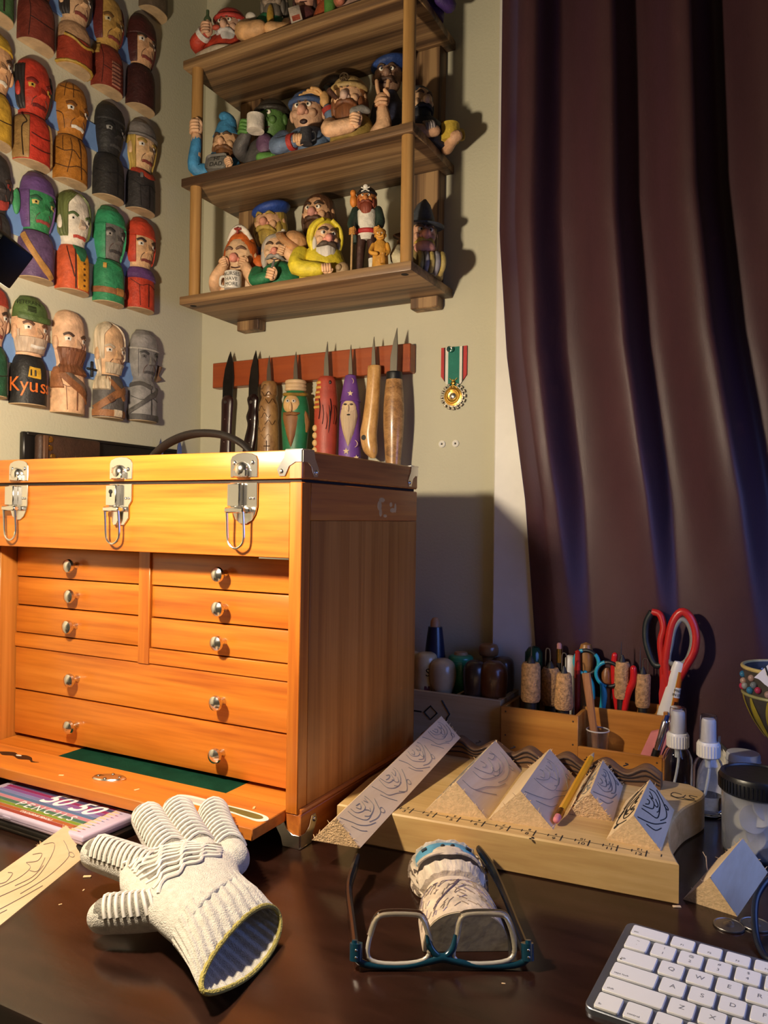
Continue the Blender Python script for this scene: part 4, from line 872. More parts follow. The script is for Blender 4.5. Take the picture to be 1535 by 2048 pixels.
def busts():
    zD, zC, zB, zA = .483, .662, .822, .992
    rail = paint('#6d8fbf', .6, 0, .05, .1)
    for z, y0, y1, lab in ((zD+.056, .62, .965, 'pale blue rail behind the lowest row of busts'), (zC+.056, .62, .955, 'pale blue rail behind the second lowest row of busts'), (zB+.072, .62, .95, 'pale blue rail behind the third row of busts from below'), (zA+.072, .62, .95, 'pale blue rail behind the topmost full row of busts')):
        o = mk('mounting_rail', box(-.9538, -.9505, y0, y1, z, z+.040, .0006), rail); tag(o, lab, 'rail', 'blue mounting rails on the left wall')
    W = .028
    L = [.7027, .7702, .8497, .9203]
    # lowest row
    b = Bust('bust in red cap and dark green shirt cut by the left edge, lowest row', .640+W, zD+.004, '#1f4a30', '#c89a78'); b.face(); b.neckline(); b.shell('cap', .80, 1.0, -90, 90, .0022, '#9c3626'); b.seams(kind=1)
    b = Bust('bust in green lettered cap and black shirt, lowest row', L[0]+W, zD, '#1b1917', '#d2a47e', h=.152); b.face(brow='#5c3a26', mouth='#e0d6c8')
    cp = b.shell('cap', .79, 1.0, -90, 90, .0024, '#4c6030'); b.band('cap_visor', [(-60, .800), (-30, .785), (0, .780), (30, .785), (60, .800)], .0085, '#44582a', .0050, cp)
    b.wrap('VETERAN', .0085, -34, .925, '#20260f', .0030, cp); b.band('cap_patch', [(-34, .865), (-8, .862)], .0095, '#3a4820', .0030, cp)
    for q in range(4): b.band('patch_stripe', [(-32, .842+.013*q), (-10, .840+.013*q)], .0007, '#20260f', .0046, cp)
    b.shell('beard', .47, .62, -86, 86, .0030, grain('#bfa68c'), .0005); b.shell('beard', .60, .68, -88, -58, .0020, grain('#bfa68c'), .0004); b.shell('beard', .60, .68, 58, 88, .0020, grain('#bfa68c'), .0004); b.band('smile', [(-22, .532), (0, .525), (22, .532)], .0042, '#e6ddcf', .0042)
    b.neckline('#0c0a09'); sun = b.band('printed_sun', [(-26, .292), (-10, .285), (6, .285)], .0150, '#c8992a', .0008)
    for q, c in (('K', '#d8601f'), ('y', '#e08a24'), ('u', '#d8601f'), ('s', '#e08a24'), ('s', '#d8601f')): pass
    b.wrap('Kyuss', .0250, -22, .165, '#e2702a', .0016, None, 1.15)
    for q in (-20, -8): b.band('printed_cactus', [(q, .255), (q, .310)], .0016, '#14110f', .0022, sun)
    b = Bust('bald bust with long brown beard and leather shoulder strap, lowest row', L[1]+W, zD-.003, '#dcae84', '#dcb08a', h=.154); b.face(brow='#4a3222'); b.shell('beard', .36, .62, lambda v: -60-60*(v-.36), lambda v: 60+60*(v-.36), .0042, grain('#7a4a2c'), .0007); b.shell('moustache', .585, .615, -32, 32, .0050, grain('#6b4026'), .0004)
    b.shell('leather_pauldron', .22, .44, -89, lambda v: -40-120*(v-.22), .0026, '#96603a'); b.band('leather_strap', [(-70, .42), (-30, .33), (10, .24), (60, .14)], .0150, '#84522e', .0022); b.band('fur_trim', [(-66, .45), (-26, .365), (14, .275), (60, .18)], .0060, grain('#5c4c40'), .0026); b.seams('#7a5038', 2)
    b = Bust('white haired bearded bust with crossed brown straps, lowest row', L[2]+W-.002, zD-.001, '#55504c', '#d2a87c', h=.150); b.face(brow='#b8a68c'); b.shell('hair', .60, 1.0, -90, lambda v: -48+46*max(0, (v-.86)/.14), .0028, grain('#d0bd9e'), .0006); b.shell('hair', .60, 1.0, lambda v: 48-46*max(0, (v-.86)/.14), 90, .0028, grain('#d0bd9e'), .0006); b.shell('hair', .36, .62, -89, -62, .0026, grain('#d0bd9e'), .0006)
    b.shell('beard', .455, .575, -48, 48, .0030, grain('#c8b596'), .0005); b.shell('fur_shoulder', .28, .43, -89, -22, .0030, grain('#c9b595'), .0007); b.band('strap', [(-40, .42), (-10, .33), (30, .20)], .0075, '#8a5a34', .0024); b.band('strap', [(-80, .08), (-40, .16), (0, .25), (40, .30)], .0110, '#8a5a34', .0022); b.band('buckle', [(-30, .17), (-18, .20)], .0095, '#6b4426', .0040); b.band('belt', [(-88, .045), (0, .04), (88, .045)], .0105, '#94623a', .0018); b.band('white_cloth', [(-12, .045), (10, .043)], .0108, '#cbb99c', .0030)
    cr = b.add('sword_hilts', cat(box(.004, .008, -.043, -.024, .070, .0735, .001), box(.004, .008, -.0355, -.0320, .060, .084, .001)), '#15130f'); cr.rotation_euler = (0, 0, 0)
    b = Bust('plain grey hooded bust with dark grey diagonal strap, lowest row', L[3]+W, zD+.003, '#8d8984', '#76726e', h=.150); b.face(eye='#5c5854', brow='#3a3836', mouth='#4a4644', ears=False, pupil='#2c2a28'); b.shell('hood', .78, 1.0, -90, 90, .0024, '#8a8580'); b.band('hood_rim', [(-88, .785), (0, .775), (88, .785)], .0030, '#b0aaa0', .0034); b.shell('hood', .47, .80, -90, -52, .0020, '#84807a'); b.shell('hood', .47, .80, 52, 90, .0020, '#84807a'); b.band('strap', [(-88, .08), (-40, .17), (0, .27), (40, .36)], .0070, '#4f4b47', .0022); b.band('strap', [(-88, .38), (-40, .40), (0, .36)], .0070, '#4f4b47', .0022); b.band('belt', [(-88, .035), (0, .03), (88, .035)], .0095, '#4a4643', .0020); b.seams('#3a3836', 0)
    b.add('brown_cape', prism([(0, 0), (.010, .004), (.004, .012), (.010, .026), (0, .030)], 0, .002), '#5c3c26').location = (.004, .034, .070)
    for p in b.t.children:
        if p.name.startswith('brown_cape'): p.rotation_euler = (R(90), 0, R(20))
    # second row
    LC = [.7113, .7748, .8443, .9101]
    b = Bust('dark headed bust with red open mouth cut by the left edge, second row', .642+W, zC+.004, '#34302e', '#332e2c'); b.face(mouth='#a03428', eye='#8c2c22'); b.neckline(); b.band('red_lip', [(-34, .53), (0, .50), (34, .53)], .0110, '#94342a', .0026); b.seams(kind=0)
    b = Bust('green faced bust in purple hood with tan shoulder strap, second row', LC[0]+W, zC, '#5c4464', '#2f7a48'); b.face(brow='#1d4a2c', mouth='#8c3c34', ears=False, nosec='#2f7a48', eye='#c8b060'); b.shell('hood', .80, 1.0, -90, 90, .0026, '#5c3f70'); b.shell('hood', .46, .82, -90, -50, .0024, '#5c3f70'); b.shell('hood', .46, .82, 50, 90, .0024, '#5c3f70'); b.add('ear', ell((.008, -.034, .100), (.004, .006, .018), 10, 8), '#3f8c58'); b.band('strap', [(-74, .40), (-40, .24), (-5, .10), (20, .01)], .0085, '#b08044', .0020); b.neckline()
    b = Bust('pale faced bust with green hair and red jacket over orange vest, second row', LC[1]+W, zC, '#c8562e', '#d9cdb8'); b.face(brow='#4a5c30', nosec='#d0b8a0', mouth='#b04434', lines=False); b.shell('hair', .52, 1.0, -90, lambda v: -46+50*max(0, (v-.84)/.16), .0030, grain('#5c6434'), .0007); b.shell('hair', .52, 1.0, lambda v: 46-50*max(0, (v-.84)/.16), 90, .0030, grain('#5c6434'), .0007); b.shell('vest', .005, .36, lambda v: -10-14*v, 26, .0014, '#cf8a24'); b.shell('shirt', .28, .45, lambda v: -26*(v-.26)*6, lambda v: 26*(v-.26)*6, .0020, '#2c6b48'); b.band('lapel', [(-52, .42), (-40, .30), (-22, .12)], .0014, '#3a1a10', .0012); b.band('lapel', [(-20, .40), (-18, .01)], .0014, '#3a1a10', .0018)
    for q in range(5): b.band('button', [(2, .05+.055*q), (6, .05+.055*q)], .0030, '#4a2c10', .0022)
    b = Bust('grey faced bust in a green hood and belted green tunic, second row', LC[2]+W, zC, '#2c7f52', '#67625c'); b.face(eye='#9c948a', brow='#2c2a28', mouth='#3a3633', ears=False); b.shell('hood', .80, 1.0, -90, 90, .0036, '#2c8456'); b.shell('hood', .44, .82, -90, -44, .0034, '#2c8456'); b.shell('hood', .44, .82, 44, 90, .0034, '#2c8456'); b.band('belt', [(-88, .115), (0, .105), (88, .115)], .0090, '#8c5a34', .0018); b.band('belt_buckle', [(-4, .108), (14, .108)], .0110, '#a8743c', .0034); b.band('hood_fold', [(-80, .44), (-30, .40), (10, .36)], .0060, '#287a4c', .0026); b.band('round_clasp', [(-52, .36), (-40, .36)], .0080, '#c89a44', .0030); b.neckline()
    b = Bust('bust in bright red hood with violet collar, second row near the corner', LC[3]+W, zC+.006, '#bb3d22', '#d2a678'); b.face(ears=False); b.shell('hood', .78, 1.0, -90, 90, .0026, '#bf3f24'); b.shell('hood', .50, .80, -90, -50, .0026, '#bf3f24'); b.shell('hood', .50, .80, 50, 90, .0026, '#bf3f24'); b.shell('collar', .32, .455, -90, 90, .0028, '#644072'); b.seams('#54180c', 2)
    # third row
    LB = [.7022, .7681, .8427, .9084]
    b = Bust('bust in yellow cap and yellow suit cut by the left edge, third row', .640+W, zB+.004, '#c0942e', '#c8986c'); b.face(mouth='#d8cdb8'); b.shell('cap', .82, 1.0, -90, 90, .0022, '#c39a30'); b.neckline(); b.seams(kind=1)
    b = Bust('red skinned bust in a tan coat with dark side hair, third row', LB[0]+W, zB, '#b8321f', '#b0321f'); b.face(brow='#6b1a10', mouth='#5c140c', nosec='#b0321f', eye='#c8a040'); b.shell('hair', .48, .90, -89, -54, .0030, grain('#28221f'), .0005); b.shell('hair', .48, .90, 54, 89, .0030, grain('#28221f'), .0005); b.shell('coat', .004, .43, -90, -34, .0026, '#92703f'); b.shell('coat', .004, .43, 40, 90, .0026, '#92703f'); b.band('lapel', [(-64, .42), (-44, .34), (-58, .28), (-52, .02)], .0014, '#2a1a0c', .0036); b.band('carved_line', [(-30, .25), (0, .23), (30, .25)], .0012, '#4a0f08', .0008); b.band('carved_line', [(-30, .13), (0, .11), (30, .13)], .0012, '#4a0f08', .0008); b.neckline()
    b = Bust('all ochre brown bust with carved cracks and bared teeth, third row', LB[1]+W, zB, '#a86a20', '#a86a22'); b.face(brow='#6b3f12', mouth='#d8d0c0', nosec='#a86a22', ears=False); b.neckline()
    for p in ([(-80, .30), (-50, .26), (-20, .28), (0, .22)], [(-60, .42), (-55, .26)], [(-30, .40), (-25, .27), (-40, .05)], [(-85, .14), (-40, .10), (0, .14), (40, .1)], [(0, .42), (4, .02)], [(-80, .92), (-40, .88), (0, .90)], [(-50, .98), (-55, .80)], [(-20, .99), (-22, .80)], [(-85, .66), (-60, .62), (-55, .5)]): b.band('carved_crack', p, .0012, '#4a2a0a', .0005)
    b = Bust('matte black hooded bust with pale grey eyes, third row', LB[2]+W-.002, zB+.004, '#25221f', '#211f1d'); b.face(eye='#8c8a84', brow='#100f0e', mouth='#3a3835', nosec='#211f1d', ears=False, lines=False); b.shell('hood', .78, 1.0, -90, 90, .0020, '#23211f'); b.neckline('#0c0b0a')
    b.seams('#100f0e', 0)
    b = Bust('fair long haired bust in grey cap and dark armour, third row near corner', LB[3]+W, zB+.008, '#302c2a', '#d2ab7c'); b.face(brow='#9c8038'); b.shell('cap', .80, 1.0, -90, 90, .0026, '#77706a'); b.band('cap_rim', [(-88, .80), (0, .79), (88, .80)], .0050, '#6b645e', .0040); b.shell('hair', .42, .80, -90, -54, .0032, grain('#b99a4a'), .0008); b.shell('hair', .42, .80, 54, 90, .0032, grain('#b99a4a'), .0008); b.band('red_scarf', [(-74, .43), (-30, .40), (0, .37), (40, .41)], .0085, '#a83c26', .0024); b.band('round_boss', [(-36, .355), (-26, .355)], .0075, '#77706c', .0034); b.seams('#14110f', 2)
    # top row
    LA = [.7054, .7709, .8344, .9047]
    b = Bust('green torsoed bust cut by the left edge, top row', .640+W, zA+.004, '#44643a', '#b08a64'); b.face(); b.neckline(); b.seams(kind=0)
    b = Bust('dark red torsoed bust, second from the left edge in top row', LA[0]+W, zA, '#6e2c1e', '#6e2c1e'); b.face(eye='#c8bca8', mouth='#3a140c', nosec='#6e2c1e', brow='#3a140c'); b.neckline(); b.seams('#2a0f08', 1)
    b = Bust('bare shouldered bust in red bodice with gold edging, top row', LA[1]+W, zA, '#c0946c', '#c8a078'); b.face(brow='#2a1c14'); b.shell('hair', .50, 1.0, -90, -46, .0030, grain('#2a211c'), .0006); b.shell('hair', .50, 1.0, 46, 90, .0030, grain('#2a211c'), .0006); b.shell('bodice', .004, .27, -90, 90, .0020, '#94361f'); b.band('gold_edging', [(-88, .015), (0, .015), (88, .015)], .0036, '#b08c34', .0030); b.band('gold_edging', [(-60, .27), (-30, .24), (0, .20), (30, .24), (60, .27)], .0036, '#b08c34', .0034)
    b = Bust('red suited bust with tan face and ridged pale front panel, top row', LA[2]+W, zA, '#7e2f1e', '#b08844'); b.face(brow='#6b4a20', ears=False, eye='#c8b890'); b.shell('hood', .50, .95, -90, -50, .0024, '#5c1f18'); b.shell('hood', .50, .95, 50, 90, .0024, '#5c1f18'); b.shell('front_panel', .02, .28, -14, 14, .0014, '#a06a54')
    for q in range(6): b.band('panel_ridge', [(-14, .04+.04*q), (14, .04+.04*q)], .0011, '#4a1a12', .0022)
    b.shell('shoulder_patch', .33, .44, -90, -60, .0026, '#b08c44'); b.seams('#34100a', 1)
    b = Bust('dark maroon hooded bust with fair face, top row near the corner', LA[3]+W, zA+.006, '#3a1712', '#c89a70', h=.153); b.face(ears=False); b.shell('hood', .74, 1.0, -90, 90, .0026, '#42160f'); b.shell('hood', .46, .76, -90, -48, .0024, '#42160f'); b.shell('hood', .46, .76, 48, 90, .0024, '#42160f'); b.neckline('#140604')
    b = Bust('lower end of a brown bust near the ceiling edge of view', .952+.006, 1.172, '#5c4c3c', '#b08a64'); b.neckline()
busts()

# ------------------------------------------------------------------ bamboo board with ruler marks, wavy strip and triangular blanks
TB = .036
def W2L(g, t): return mv(g, -t.location.x, -t.location.y, -t.location.z)
BAM = wood('bamboo', '#dab880', '#b99058', 'X', 12, .45, .1, .04, c3='#cda86c')
def board():
    t = thing('bamboo_board', 'thick bamboo board with inked ruler marks and scooped right side', 'board', (-.25, .80, 0))
    P0 = [(-.405, .6840), (-.078, .7100)]
    right = smoothpts([(-.078, .7100, 0), (-.0885, .742, 0), (-.0945, .785, 0), (-.0945, .815, 0), (-.089, .850, 0), (-.080, .876, 0), (-.0745, .895, 0), (-.076, .912, 0), (-.092, .930, 0)], 4)
    poly = [(-.405, .6840)]+[(p.x, p.y) for p in right]+[(-.415, .930), (-.416, .770)]
    mk('slab', W2L(prism(poly, 0, TB, .0015), t), BAM, t, ang=30)
    # ruler: one tick per inch with its numeral, small ticks between
    A = Vector((-.3304, .7065, TB)); B = Vector((-.1062, .7188, TB)); d = (B-A)/9; u = d.normalized(); v = Vector((-u.y, u.x, 0))
    def flat(g, o, sc_=1): return [tuple(o+u*p[0]*sc_+v*p[1]*sc_+Vector((0, 0, .0001+p[2]))) for p in g[0]], g[1]
    for i in range(-2, 10):
        o = A+d*i
        if o.x < -.39: continue
        mk('inch_tick', W2L(flat(box(-.0005, .0005, -.0085, .0045, 0, .0002), o), t), INK, t)
        mk('half_tick', W2L(flat(box(-.0004, .0004, -.003, .002, 0, .0002), o+d*.5), t), INK, t)
        n = i+3
        mk('numeral', W2L(flat(text_geo(str(n), .0075, .0001), o-u*.0065-v*.0055), t), INK, t)
        if n > 2: mk('numeral', W2L(flat(rz(text_geo(str(n), .0055, .0001), PI), o-u*.006+v*.0045), t), INK, t)
    mk('ink_rule', W2L(flat(box(0, .262, -.0003, .0003, 0, .0001), A-d*1.4), t), INK, t)
    for p in ((-.2045, .7010, TB), (-.2055, .6975, TB)): mk('ink_dot', W2L(mv(lathe([(.0014, 0), (.0014, .0002)], 10), p[0], p[1], p[2]), t), INK, t)
    mk('ink_initials', W2L(lines_on((-.106, .878, TB), (1, 0, 0), (0, 1, 0), [[(.010, .012), (.002, .014), (0, .006), (.006, 0), (.012, .004), (.014, .012)], [(.026, .012), (.018, .013), (.020, .007), (.024, .004), (.018, 0), (.012, .003)], [(0, .002), (.010, -.003), (.026, -.001)]], .0005), t), INK, t)
    # wavy carved strip along the back
    ws = thing('wavy_strip', 'dark stained strip with a carved wavy top along board back', 'wooden strip', (-.25, .902, TB))
    n = 90; V = []; F = []
    for i in range(n+1):
        x = -.158+.290*i/n; h = .0185+.0052*sin(i/n*2*PI*6.5+.6)
        for y, z in ((-.009, 0), (-.0095, h*.55), (-.008, h*.92), (-.004, h), (.004, h), (.008, h*.9), (.009, 0)): V.append((x, y, z))
    for i in range(n):
        for j in range(6): F.append((i*7+j, i*7+j+1, (i+1)*7+j+1, (i+1)*7+j))
        F.append((i*7+6, i*7, (i+1)*7, (i+1)*7+6))
    F += [tuple(range(7)), tuple(n*7+j for j in range(7))]
    mk('strip_body', (V, F), wood('stained', '#7d5a3c', '#4a3222', 'X', 20, .5, .1, .1), ws)
    for q, (f, a) in enumerate(((.30, .0014), (.55, .0022), (.78, .0022))):
        pts = [(-.157+.288*i/60, -.0098, (.0185+.0052*sin(i/60*2*PI*6.5+.6))*f+a*.3*sin(i*1.1+q)) for i in range(61)]
        mk('burnt_line', tube(pts, .0009, 5), paint('#2a1a12', .8), ws)
    dots = [mk('burnt_line', tube([(-.15+.022*i, -.006, .0215-.002*(i % 2)), (-.146+.022*i, 0, .0220-.002*(i % 2)), (-.15+.022*i, .006, .0210-.002*(i % 2))], .0007, 5, k=3), paint('#2a1a12', .8), ws) for i in range(13)]
board()
BASS = wood('basswood', '#e6cba6', '#d9ba92', 'Y', 16, .7, 0, .05, c3='#e0c39c')
BASSE = paint('#dcbb8e', .85, 0, .10, .35, 600, vs=260)
ROUGH = paint('#d8b488', .9, 0, .22, .9, 700, vs=330)
def face_doodles(L, S, seed=0):
    """loose pencil profile study on an L x S face"""
    r_ = random.Random(seed)
    def J(*pts): return [(L*(x+r_.uniform(-.035, .035)), S*min(.97, max(.03, y+r_.uniform(-.05, .05)))) for x, y in pts]
    P_ = [J((.02, .96), (.13, .66), (.26, .42), (.44, .24), (.60, .10)),
          J((.28, .96), (.33, .66), (.46, .42), (.66, .36), (.82, .52), (.86, .78), (.80, .96)),
          J((.36, .96), (.42, .74), (.54, .60), (.64, .66), (.66, .84)),
          J((.50, .30), (.66, .14), (.84, .22), (.92, .46), (.97, .70)),
          J((.44, .86), (.50, .74), (.56, .82), (.52, .92)), J((.68, .84), (.73, .72), (.79, .80), (.75, .90)),
          J((.60, .66), (.62, .52), (.70, .50), (.74, .60)),
          J((.08, .60), (.20, .30), (.34, .12)), J((.52, .48), (.62, .40), (.74, .44))]
    cx, cy, rr = L*(.90+r_.uniform(-.03, .03)), S*.24, S*.09
    P_.append([(cx+rr*cos(q*.7), cy+rr*sin(q*.7)) for q in range(10)])
    return P_
def tri_block(name, label, A, B, v, h, z=0, marks='both', dz=0, fray=0, seed=1, catg='wood blank', group='triangular wood blanks', line=GRAPH, lr=.0003, rep=1):
    A = Vector((A[0], A[1], z)); B = Vector((B[0], B[1], z)); v = Vector((v[0], v[1], dz)); ap = (A+B)/2+Vector((0, 0, h))
    o = (A+B)/2
    t = thing(name, label, catg, tuple(o), group=group)
    a, b, c = A-o, B-o, ap-o
    n = 26; rings = []
    for i in range(n+1):
        w = v*(i/n); rr = .0 
        j = Vector((0, 0, 0))
        if fray and i in (0, n): j = v.normalized()*0
        rings.append([a+w, b+w, c+w])
    mk('block', loft(rings), BASS, t, smooth=False)
    e = (b-a).normalized(); L = v.length; vd = v.normalized()
    # rough sawn end face with lifted fibres
    fr = random.Random(seed)
    end = [tuple(p-vd*.0006) for p in (a, b, c)]; en2 = [tuple(p+vd*.0002) for p in (a, b, c)]
    mk('sawn_end', (end+en2, [(0, 1, 2), (3, 5, 4), (0, 1, 4, 3), (1, 2, 5, 4), (2, 0, 3, 5)]), ROUGH if fray >= 30 and seed != 3 else BASSE, t, smooth=False)
    if fray:
        gs = []
        for k in range(fray):
            q = fr.random(); side = fr.random() < .5
            p0 = (a.lerp(c, q) if side else b.lerp(c, q)) + (v if fr.random() < .6 else Vector((0, 0, 0)))
            dr = Vector((fr.uniform(-1, 1), fr.uniform(-1, 1), fr.uniform(.2, 1))).normalized()*fr.uniform(.0015, .004)
            gs.append(tube([p0-dr*.3, p0+dr], [.0005, .0002], 4))
        fo = mk('frayed_fibres', cat(*gs), BASSE, t); fo['kind'] = 'stuff'
    # pencil studies on both upper faces
    for base, sgn in ((b, 1), (a, -1)):
        if marks == 'none' or (marks == 'right' and sgn < 0): continue
        up = (c-base); S = up.length; up = up.normalized()
        eu, ev = (vd, up) if sgn < 0 else (vd, up)
        nn = eu.cross(ev)
        if nn.z < 0: org, eu = base+v, -vd
        else: org = base
        polys = []
        for k in range(rep):
            for pl in face_doodles(L/rep*.92, S*.92, seed+k): polys.append([(x+L/rep*(k+.04), y+S*.04) for x, y in pl])
        mk('pencil_drawing', lines_on(org, eu, ev, polys, lr), line, t)
    return t
def blanks():
    tri_block('triangular_blank', 'widest triangular basswood blank with faint sketch, left on the board', (-.3189, .713), (-.2565, .7226), (-.014, .157), .0325, TB, seed=2, fray=20)
    tri_block('triangular_blank', 'triangular basswood blank with one half drawn, left of yellow pencil', (-.2552, .7214), (-.1927, .7294), (-.012, .148), .0325, TB, 'right', seed=3, fray=40)
    tri_block('triangular_blank', 'short rough ended triangular blank just right of yellow pencil', (-.1905, .7742), (-.1465, .7771), (-.010, .109), .0255, TB, seed=5, fray=90, lr=.0006)
    tri_block('triangular_blank', 'boldly sketched triangular blank by the scooped end of the board', (-.1436, .7315), (-.0951, .7292), (-.002, .109), .027, TB, seed=7, fray=10, line=INK, lr=.0006)
    tri_block('triangular_blank', 'plain partly carved triangular blank on desk by the keyboard', (-.076, .7241), (-.0321, .7145), (.021, .104), .026, 0, 'none', seed=9, fray=20)
    tri_block('triangular_stick', 'long triangular stick with four repeated sketches leaning over the board', (-.3914, .6155), (-.343, .6218), (-.0072, .2632), .0245, .027, 'right', dz=.035, seed=11, rep=4, fray=30, catg='wood stick', group='triangular wood sticks')
    tri_block('triangular_stick', 'tan triangular stick with a faint sketch at the left edge', (-.655, .5262), (-.6009, .5448), (.066, -.192), .022, 0, 'right', seed=13, fray=50, catg='wood stick', group='triangular wood sticks')
blanks()
def pencil():
    t = thing('pencil', 'yellow pencil with pink eraser lying between two triangular blanks', 'pencil', (-.1925, .742, TB+.006))
    p0 = Vector((0, 0, 0)); p1 = Vector((-.0010, .150, .0175)); d = (p1-p0).normalized()
    mk('shaft', tube([p0+d*.016, p1], .0036, 6), paint('#e0a020', .35, 0, .03, 0), t, ang=20)
    f = mk('ferrule', tube([p0+d*.004, p0+d*.017], .0037, 16), BRASS, t)
    for q in (.007, .010, .013): mk('ferrule_ring', rod(p0+d*q, p0+d*(q+.0008), .0040, .0040, 16), BRASS, f)
    mk('eraser', caps([p0-d*.003, p0+d*.005], [.0033, .0034], 12), paint('#d98080', .7), t)
    mk('sharpened_tip', rod(p1, p1+d*.016, .0035, .0006, 12), paint('#d9b888', .7), t)
pencil()

# ------------------------------------------------------------------ pine box of palm tool handles behind the chest corner
def burr_box():
    t = thing('pine_tool_box', 'pale pine tool box with black burnt symbols beside the chest', 'wooden box', (-.47, 1.043, 0))
    PINE = wood('pine', '#d6bc92', '#b8966a', 'X', 9, .6, 0, .04, c3='#cbae82')
    x0, x1, y0, y1, hh = -.60, -.338, 1.0, 1.086, .0855
    mk('front_panel', W2L(box(x0, x1, y0, y0+.007, 0, hh, .0006), t), PINE, t)
    mk('back_panel', W2L(box(x0, x1, y1-.007, y1, 0, hh, .0006), t), PINE, t)
    mk('end_panel', W2L(box(x1-.007, x1, y0+.007, y1-.007, 0, hh, .0006), t), PINE, t)
    mk('end_panel', W2L(box(x0, x0+.007, y0+.007, y1-.007, 0, hh, .0006), t), PINE, t)
    mk('bottom', W2L(box(x0+.007, x1-.007, y0+.007, y1-.007, 0, .005), t), PINE, t)
    for x in (-.520, -.4065): mk('divider', W2L(box(x, x+.004, y0+.007, y1-.007, .005, hh-.001), t), PINE, t)
    mk('burnt_symbol', W2L(lines_on((-.465, 1.0, 0), (1, 0, 0), (0, 0, 1), [[(.014, .056), (.024, .066), (.034, .057), (.024, .047), (.014, .056)], [(-.01, .056), (.010, .056)], [(.041, .076), (.053, .058), (.049, .052), (.046, .040)]], .0011, 0), t), INK, t)
    items = [
        ('handle_grip', 'dark blue tapered tool handle with bare wooden tip', -.4595, 1.055, [(.012, .01), (.0185, .06), (.0170, .11), (.0130, .150), (.0105, .170)], '#16243f', ('wooden_tip', [(.0075, .169), (.0070, .178), (.004, .183), (.0001, .184)], '#b98c64')),
        ('palm_handle', 'cream palm tool handle marked with a black S', -.462, 1.030, [(.006, .01), (.010, .05), (.0165, .075), (.0175, .105), (.0165, .125), (.0120, .134), (.0001, .136)], '#cdb88c', None),
        ('palm_handle', 'cream palm tool handle half hidden by the chest edge', -.490, 1.040, [(.006, .01), (.010, .05), (.0165, .075), (.0175, .105), (.0165, .122), (.0120, .131), (.0001, .133)], '#cdb88c', None),
        ('palm_handle', 'round beige palm tool handle in front of the blue handle', -.4345, 1.026, [(.006, .01), (.009, .06), (.0125, .075), (.0185, .095), (.0198, .110), (.0165, .123), (.0080, .129), (.0001, .130)], '#bfa683', None),
        ('palm_handle', 'green ribbed palm tool handle with wooden end', -.4185, 1.056, [(.006, .01), (.012, .06), (.0150, .080), (.0170, .1), (.0185, .122), (.0160, .131), (.0001, .133)], '#2f8a62', ('wooden_end', [(.011, .1315), (.009, .136), (.0001, .137)], '#a9855c')),
        ('palm_handle', 'glossy dark walnut palm tool handle beside the brown one', -.3835, 1.022, [(.006, .01), (.010, .06), (.0140, .08), (.0170, .105), (.0160, .122), (.0095, .131), (.0001, .133)], '#3a2a22', None),
        ('palm_handle', 'glossy reddish brown palm tool handle at box right end', -.3580, 1.0265, [(.006, .01), (.010, .065), (.0165, .08), (.0200, .105), (.0185, .122), (.0110, .132), (.0001, .134)], '#6b4022', None),
        ('palm_handle', 'flat topped tan palm tool handle rising above the dark ones', -.3795, 1.066, [(.006, .01), (.010, .09), (.009, .128), (.0135, .134), (.0145, .142), (.0115, .149), (.0001, .151)], '#8a5e38', None),
        ('palm_handle', 'dull brown palm tool handle behind the reddish brown one', -.3575, 1.066, [(.006, .01), (.010, .07), (.0150, .085), (.0165, .115), (.0130, .130), (.0001, .134)], '#5c4634', None)]
    for nm, lab, x, y, pf, c, ex in items:
        h = thing('carving_tool', lab, 'carving tool', (x, y, .0055), group='tool handles in the pine box')
        pp = [(max(p.x, .0001), p.y) for p in smoothpts([(a, b, 0) for a, b in pf], 4)]
        hm = mk(nm, mv(lathe(pp, 24), 0, 0, -.0055), paint(c, .28, 0, .12, .05, coat=.3, vs=40), h)
        if ex: mk(ex[0], mv(lathe(ex[1], 20), 0, 0, -.0055), paint(ex[2], .5), h)
        if 'ribbed' in lab:
            for k in range(13): mk('rib', mv(tube([(r0*cos(a), r0*sin(a), 0) for r0 in [.0148+.00028*k] for a in [2*PI*q/20 for q in range(20)]], .0009, 5, True), 0, 0, .0735+.0038*k), paint('#3a9a70', .5), hm)
        if 'S' in lab.split():
            g = text_geo('S', .016, .0001); rr = .0176
            mk('lettering', ([(rr*sin(p[0]/rr+.55), -rr*cos(p[0]/rr+.55), p[1]+.103) for p in g[0]], g[1]), INK, hm)
            g = box(-.004, .004, 0, .0002, -.004, .004); mk('red_stamp', ([(rr*sin(p[0]/rr+.5), -(rr+p[1])*cos(p[0]/rr+.5), p[2]+.080) for p in g[0]], g[1]), paint('#6b1f1c', .6), hm)
burr_box()

